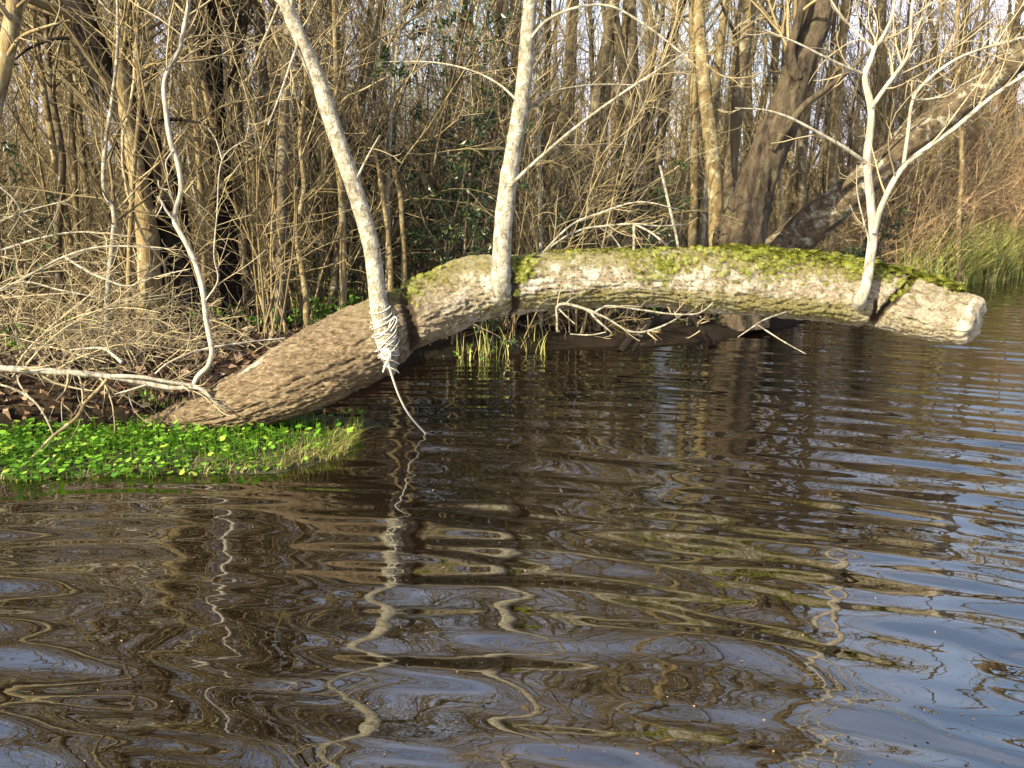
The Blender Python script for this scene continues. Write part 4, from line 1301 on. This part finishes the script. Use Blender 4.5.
# ------------------------------------------------------------------ evergreen bushes
def evergreen(px, Y, H, n, w, label, size=.06):
    x = (px - 512) / FPX * Y
    b0 = np.array([x, Y, GZ(x, Y) - .05])
    t = thing("evergreen_bush", label, "bush", b0)
    ns = 5
    d = rng.normal(size=(ns, 3)) * .14
    d[:, 2] = 1
    p1 = walk(b0 + rng.normal(size=(ns, 3)) * np.array([.03, .03, 0]), d, H * rng.uniform(.6, 1, ns), 12, .05, .02)
    r1 = .014 * np.ones((ns, 1)) * (1 - np.linspace(0, 1, 12)[None]) ** .7 + .003
    p2, r2 = sprout(p1, r1, 60, .1, 1, (35, 80), (.12 * w, .32 * w), 7, .12, .0, .6, .002, .15)
    p3, r3 = sprout(p2, r2, 170, .2, 1, (30, 70), (.3, .7), 5, .12, 0, .6, .0016, .08, .4)
    wpart("stem", [tubes(p1, r1, 6), tubes(p2, r2, 4), tubes(p3, r3, 3)], M_BARK, t)
    i = rng.integers(0, len(p3), n)
    k = rng.integers(0, 4, n)
    f = rng.random((n, 1))
    ps = p3[i, k] * (1 - f) + p3[i, k + 1] * f
    wpart("foliage", [leaf_quads(ps, norm(p3[i, k + 1] - p3[i, k]) * .6 + rng.normal(size=(n, 3)) * .7 + np.array([0, -.1, -.1]), rng.uniform(.6, 1.2, n) * size, .42, .5)], M_HOLLY, t, False)


evergreen(455, 7.9, 3.6, 2600, 1.1, "tall dark evergreen bush left of the middle sapling", .065)
evergreen(418, 8.6, 4.4, 2600, 1.1, "dark evergreen bush deeper in the wood right of the rope-tied sapling", .065)
evergreen(345, 8.3, 3.2, 1500, 1.0, "dark evergreen bush just behind the rope-tied sapling's upper stem", .055)
evergreen(488, 8.4, 3.0, 1500, 1.0, "evergreen bush hidden in part by the middle sapling")
evergreen(630, 9.0, 2.4, 1700, 1.0, "sparse evergreen bush between the middle sapling and the yellow pair", .05)
evergreen(585, 9.3, 2.7, 1300, 1.0, "thin evergreen bush behind the short yellow-brown trunk", .05)
evergreen(12, 7.2, 3.4, 1500, .9, "dark evergreen bush at the far left edge", .06)
evergreen(860, 11.4, 1.7, 1500, 1.3, "dark low evergreen bush behind the white forked sapling's stem", .06)
evergreen(935, 14.9, 1.6, 1500, 1.5, "dark low evergreen bush at the shore left of the reeds", .07)
evergreen(600, 8.65, .75, 700, 1.6, "low dark bush added to deepen the shade under the middle of the fallen trunk", .05)  # this and the next low bushes are added to darken the shore beneath the log
evergreen(690, 9.0, .75, 800, 1.6, "low dark bush added to darken the shore under the right half of the fallen trunk", .05)
evergreen(775, 9.95, .8, 800, 1.7, "low dark bush at the water by the lichen-spotted trunk's foot", .05)
evergreen(480, 8.2, .6, 500, 1.6, "low dark bush added to darken the shore below the middle sapling", .045)


def seedling(px, Y, n, s, label):
    x = (px - 512) / FPX * Y
    b0 = np.array([x, Y, GZ(x, Y)])
    st = b0 + rng.normal(size=(14, 3)) * np.array([.12, .12, 0]) * s
    d = rng.normal(size=(14, 3)) * .4
    d[:, 2] = 1
    p = walk(st, d, np.full(14, .28 * s), 6, .12)
    t = thing("green_seedling", label, "plant", b0)
    wpart("stem", [tubes(p, np.full((14, 6), .0025), 3)], M_TWIG, t)
    i, k = rng.integers(0, 14, n), rng.integers(1, 6, n)
    wpart("foliage", [leaf_quads(p[i, k], rng.normal(size=(n, 3)) + np.array([0, 0, .2]), rng.uniform(.03, .075, n) * s, .5, .4)], M_GREEN, t, False)


for px, Y, n, s, lab in ((318, 7.5, 130, 1.2, "bright green undergrowth plant left of the rope-tied sapling"), (285, 7.1, 90, .9, "small green plant on the leaf litter above the trunk's root end"), (342, 8.6, 110, 1.3, "green plant deep in the shade behind the rope-tied sapling"),
                         (10, 6.3, 90, .9, "small green plant at the far left of the bank"), (148, 5.25, 60, .5, "tiny green plant on the dark bank below the fallen branch"), (166, 5.2, 50, .45, "tiny green plant beside the trunk's root end"), (470, 7.6, 70, .8, "small green plant behind the log left of the middle sapling"), (70, 6.7, 70, .8, "small green plant under the pale brambles"), (365, 8.0, 110, 1.1, "green leafy plant right behind the foot of the rope-tied sapling"), (440, 8.6, 120, 1.3, "green leafy plant in the shade left of the evergreen bush foot"), (560, 9.2, 110, 1.2, "small green plant behind the log by the short yellow-brown trunk"), (640, 9.6, 120, 1.3, "green plant in the shade behind the crest of the log"), (225, 7.0, 80, .9, "small green plant at the foot of the dark straight trunk")):
    seedling(px, Y, n, s, lab)


# ------------------------------------------------------------------ hanging vines
for k in range(26):
    px = rng.uniform(-40, 1060)
    Y = rng.uniform(7.0, 10.5)
    x = (px - 512) / FPX * Y
    if Y < shore_y(np.array([x]))[0] + .3:
        continue
    a = np.array([x, Y, GZ(x, Y) - .05])
    top = a + np.array([rng.normal() * .9, rng.normal() * .4, rng.uniform(3.5, 6.5)])
    c = np.stack([a, a * .7 + top * .3 + rng.normal(size=3) * .25, a * .4 + top * .6 + rng.normal(size=3) * .35, top])
    p = catmull(c, 30) + fbm(np.linspace(0, 9, 30)[:, None] + np.array([[k * 7.1, k * 3.3, k]]) + np.array([0, .3, .6]), 3)[:, None] * np.array([.12, .06, 0])
    o = obj("vine", [tubes(p[None] - a, np.full((1, 30), rng.uniform(.006, .013)), 6)], M_PALETWIG if k % 3 == 0 else M_TWIG)
    o.location = a
    z_ = zone(px)
    tag(o, "vine", "vine", f"thin woody vines {z_}")
    ORDERED.setdefault(("thin woody vine", z_), []).append((px, o))
label_in_order()


# ------------------------------------------------------------------ far wood
def far_wood():
    n = 320
    Y = rng.uniform(19, 55, n)
    X = rng.uniform(-1.0, 1.15, n) * Y
    keep = Y > shore_y(X) + 1.5
    X, Y = X[keep], Y[keep]
    n = len(X)
    b0 = np.stack([X, Y, ground_z(X, Y) - .2], -1)
    d = rng.normal(size=(n, 3)) * .09
    d[:, 2] = 1
    tr_ = walk(b0, d, rng.uniform(5, 11, n), 10, .03, .02)
    q = np.linspace(0, 1, 10)[None]
    rt = rng.uniform(.04, .16, (n, 1)) * (1 - q) ** .8 + .012
    p1, r1 = sprout(tr_, rt, n * 10, .15, 1, (20, 60), (.15, .4), 7, .10, .04, .5, .006)
    p2, r2 = sprout(p1, r1, n * 22, .1, 1, (20, 70), (.3, .8), 5, .14, 0, .6, .005, .3)
    # brush at the foot
    m = 5200
    Yb = rng.uniform(14.5, 42, m)
    Xb = rng.uniform(-1.0, 1.15, m) * Yb
    k2 = Yb > shore_y(Xb) + .8
    Xb, Yb = Xb[k2], Yb[k2]
    bb = np.stack([Xb, Yb, ground_z(Xb, Yb) - .1], -1)
    db = rng.normal(size=(len(bb), 3)) * .5
    db[:, 2] = 1
    pb, rb = walk(bb, db, rng.uniform(1.2, 4.2, len(bb)), 8, .12, -.02), None
    rb = .010 * (1 - np.linspace(0, 1, 8)[None]) * np.ones((len(bb), 1)) + .005
    pc, rc = sprout(pb, rb, len(bb) * 4, .1, 1, (20, 70), (.3, .7), 5, .14, 0, .7, .004, .3)
    o = obj("far_woods", [tubes(tr_, rt, 5), tubes(p1, r1, 3), tubes(p2, r2, 3), tubes(pb, rb, 3), tubes(pc, rc, 3)], M_TWIG)
    tag(o, "far bare woodland beyond the thicket, a haze of grey-brown twigs", "woods", None, "stuff")


far_wood()
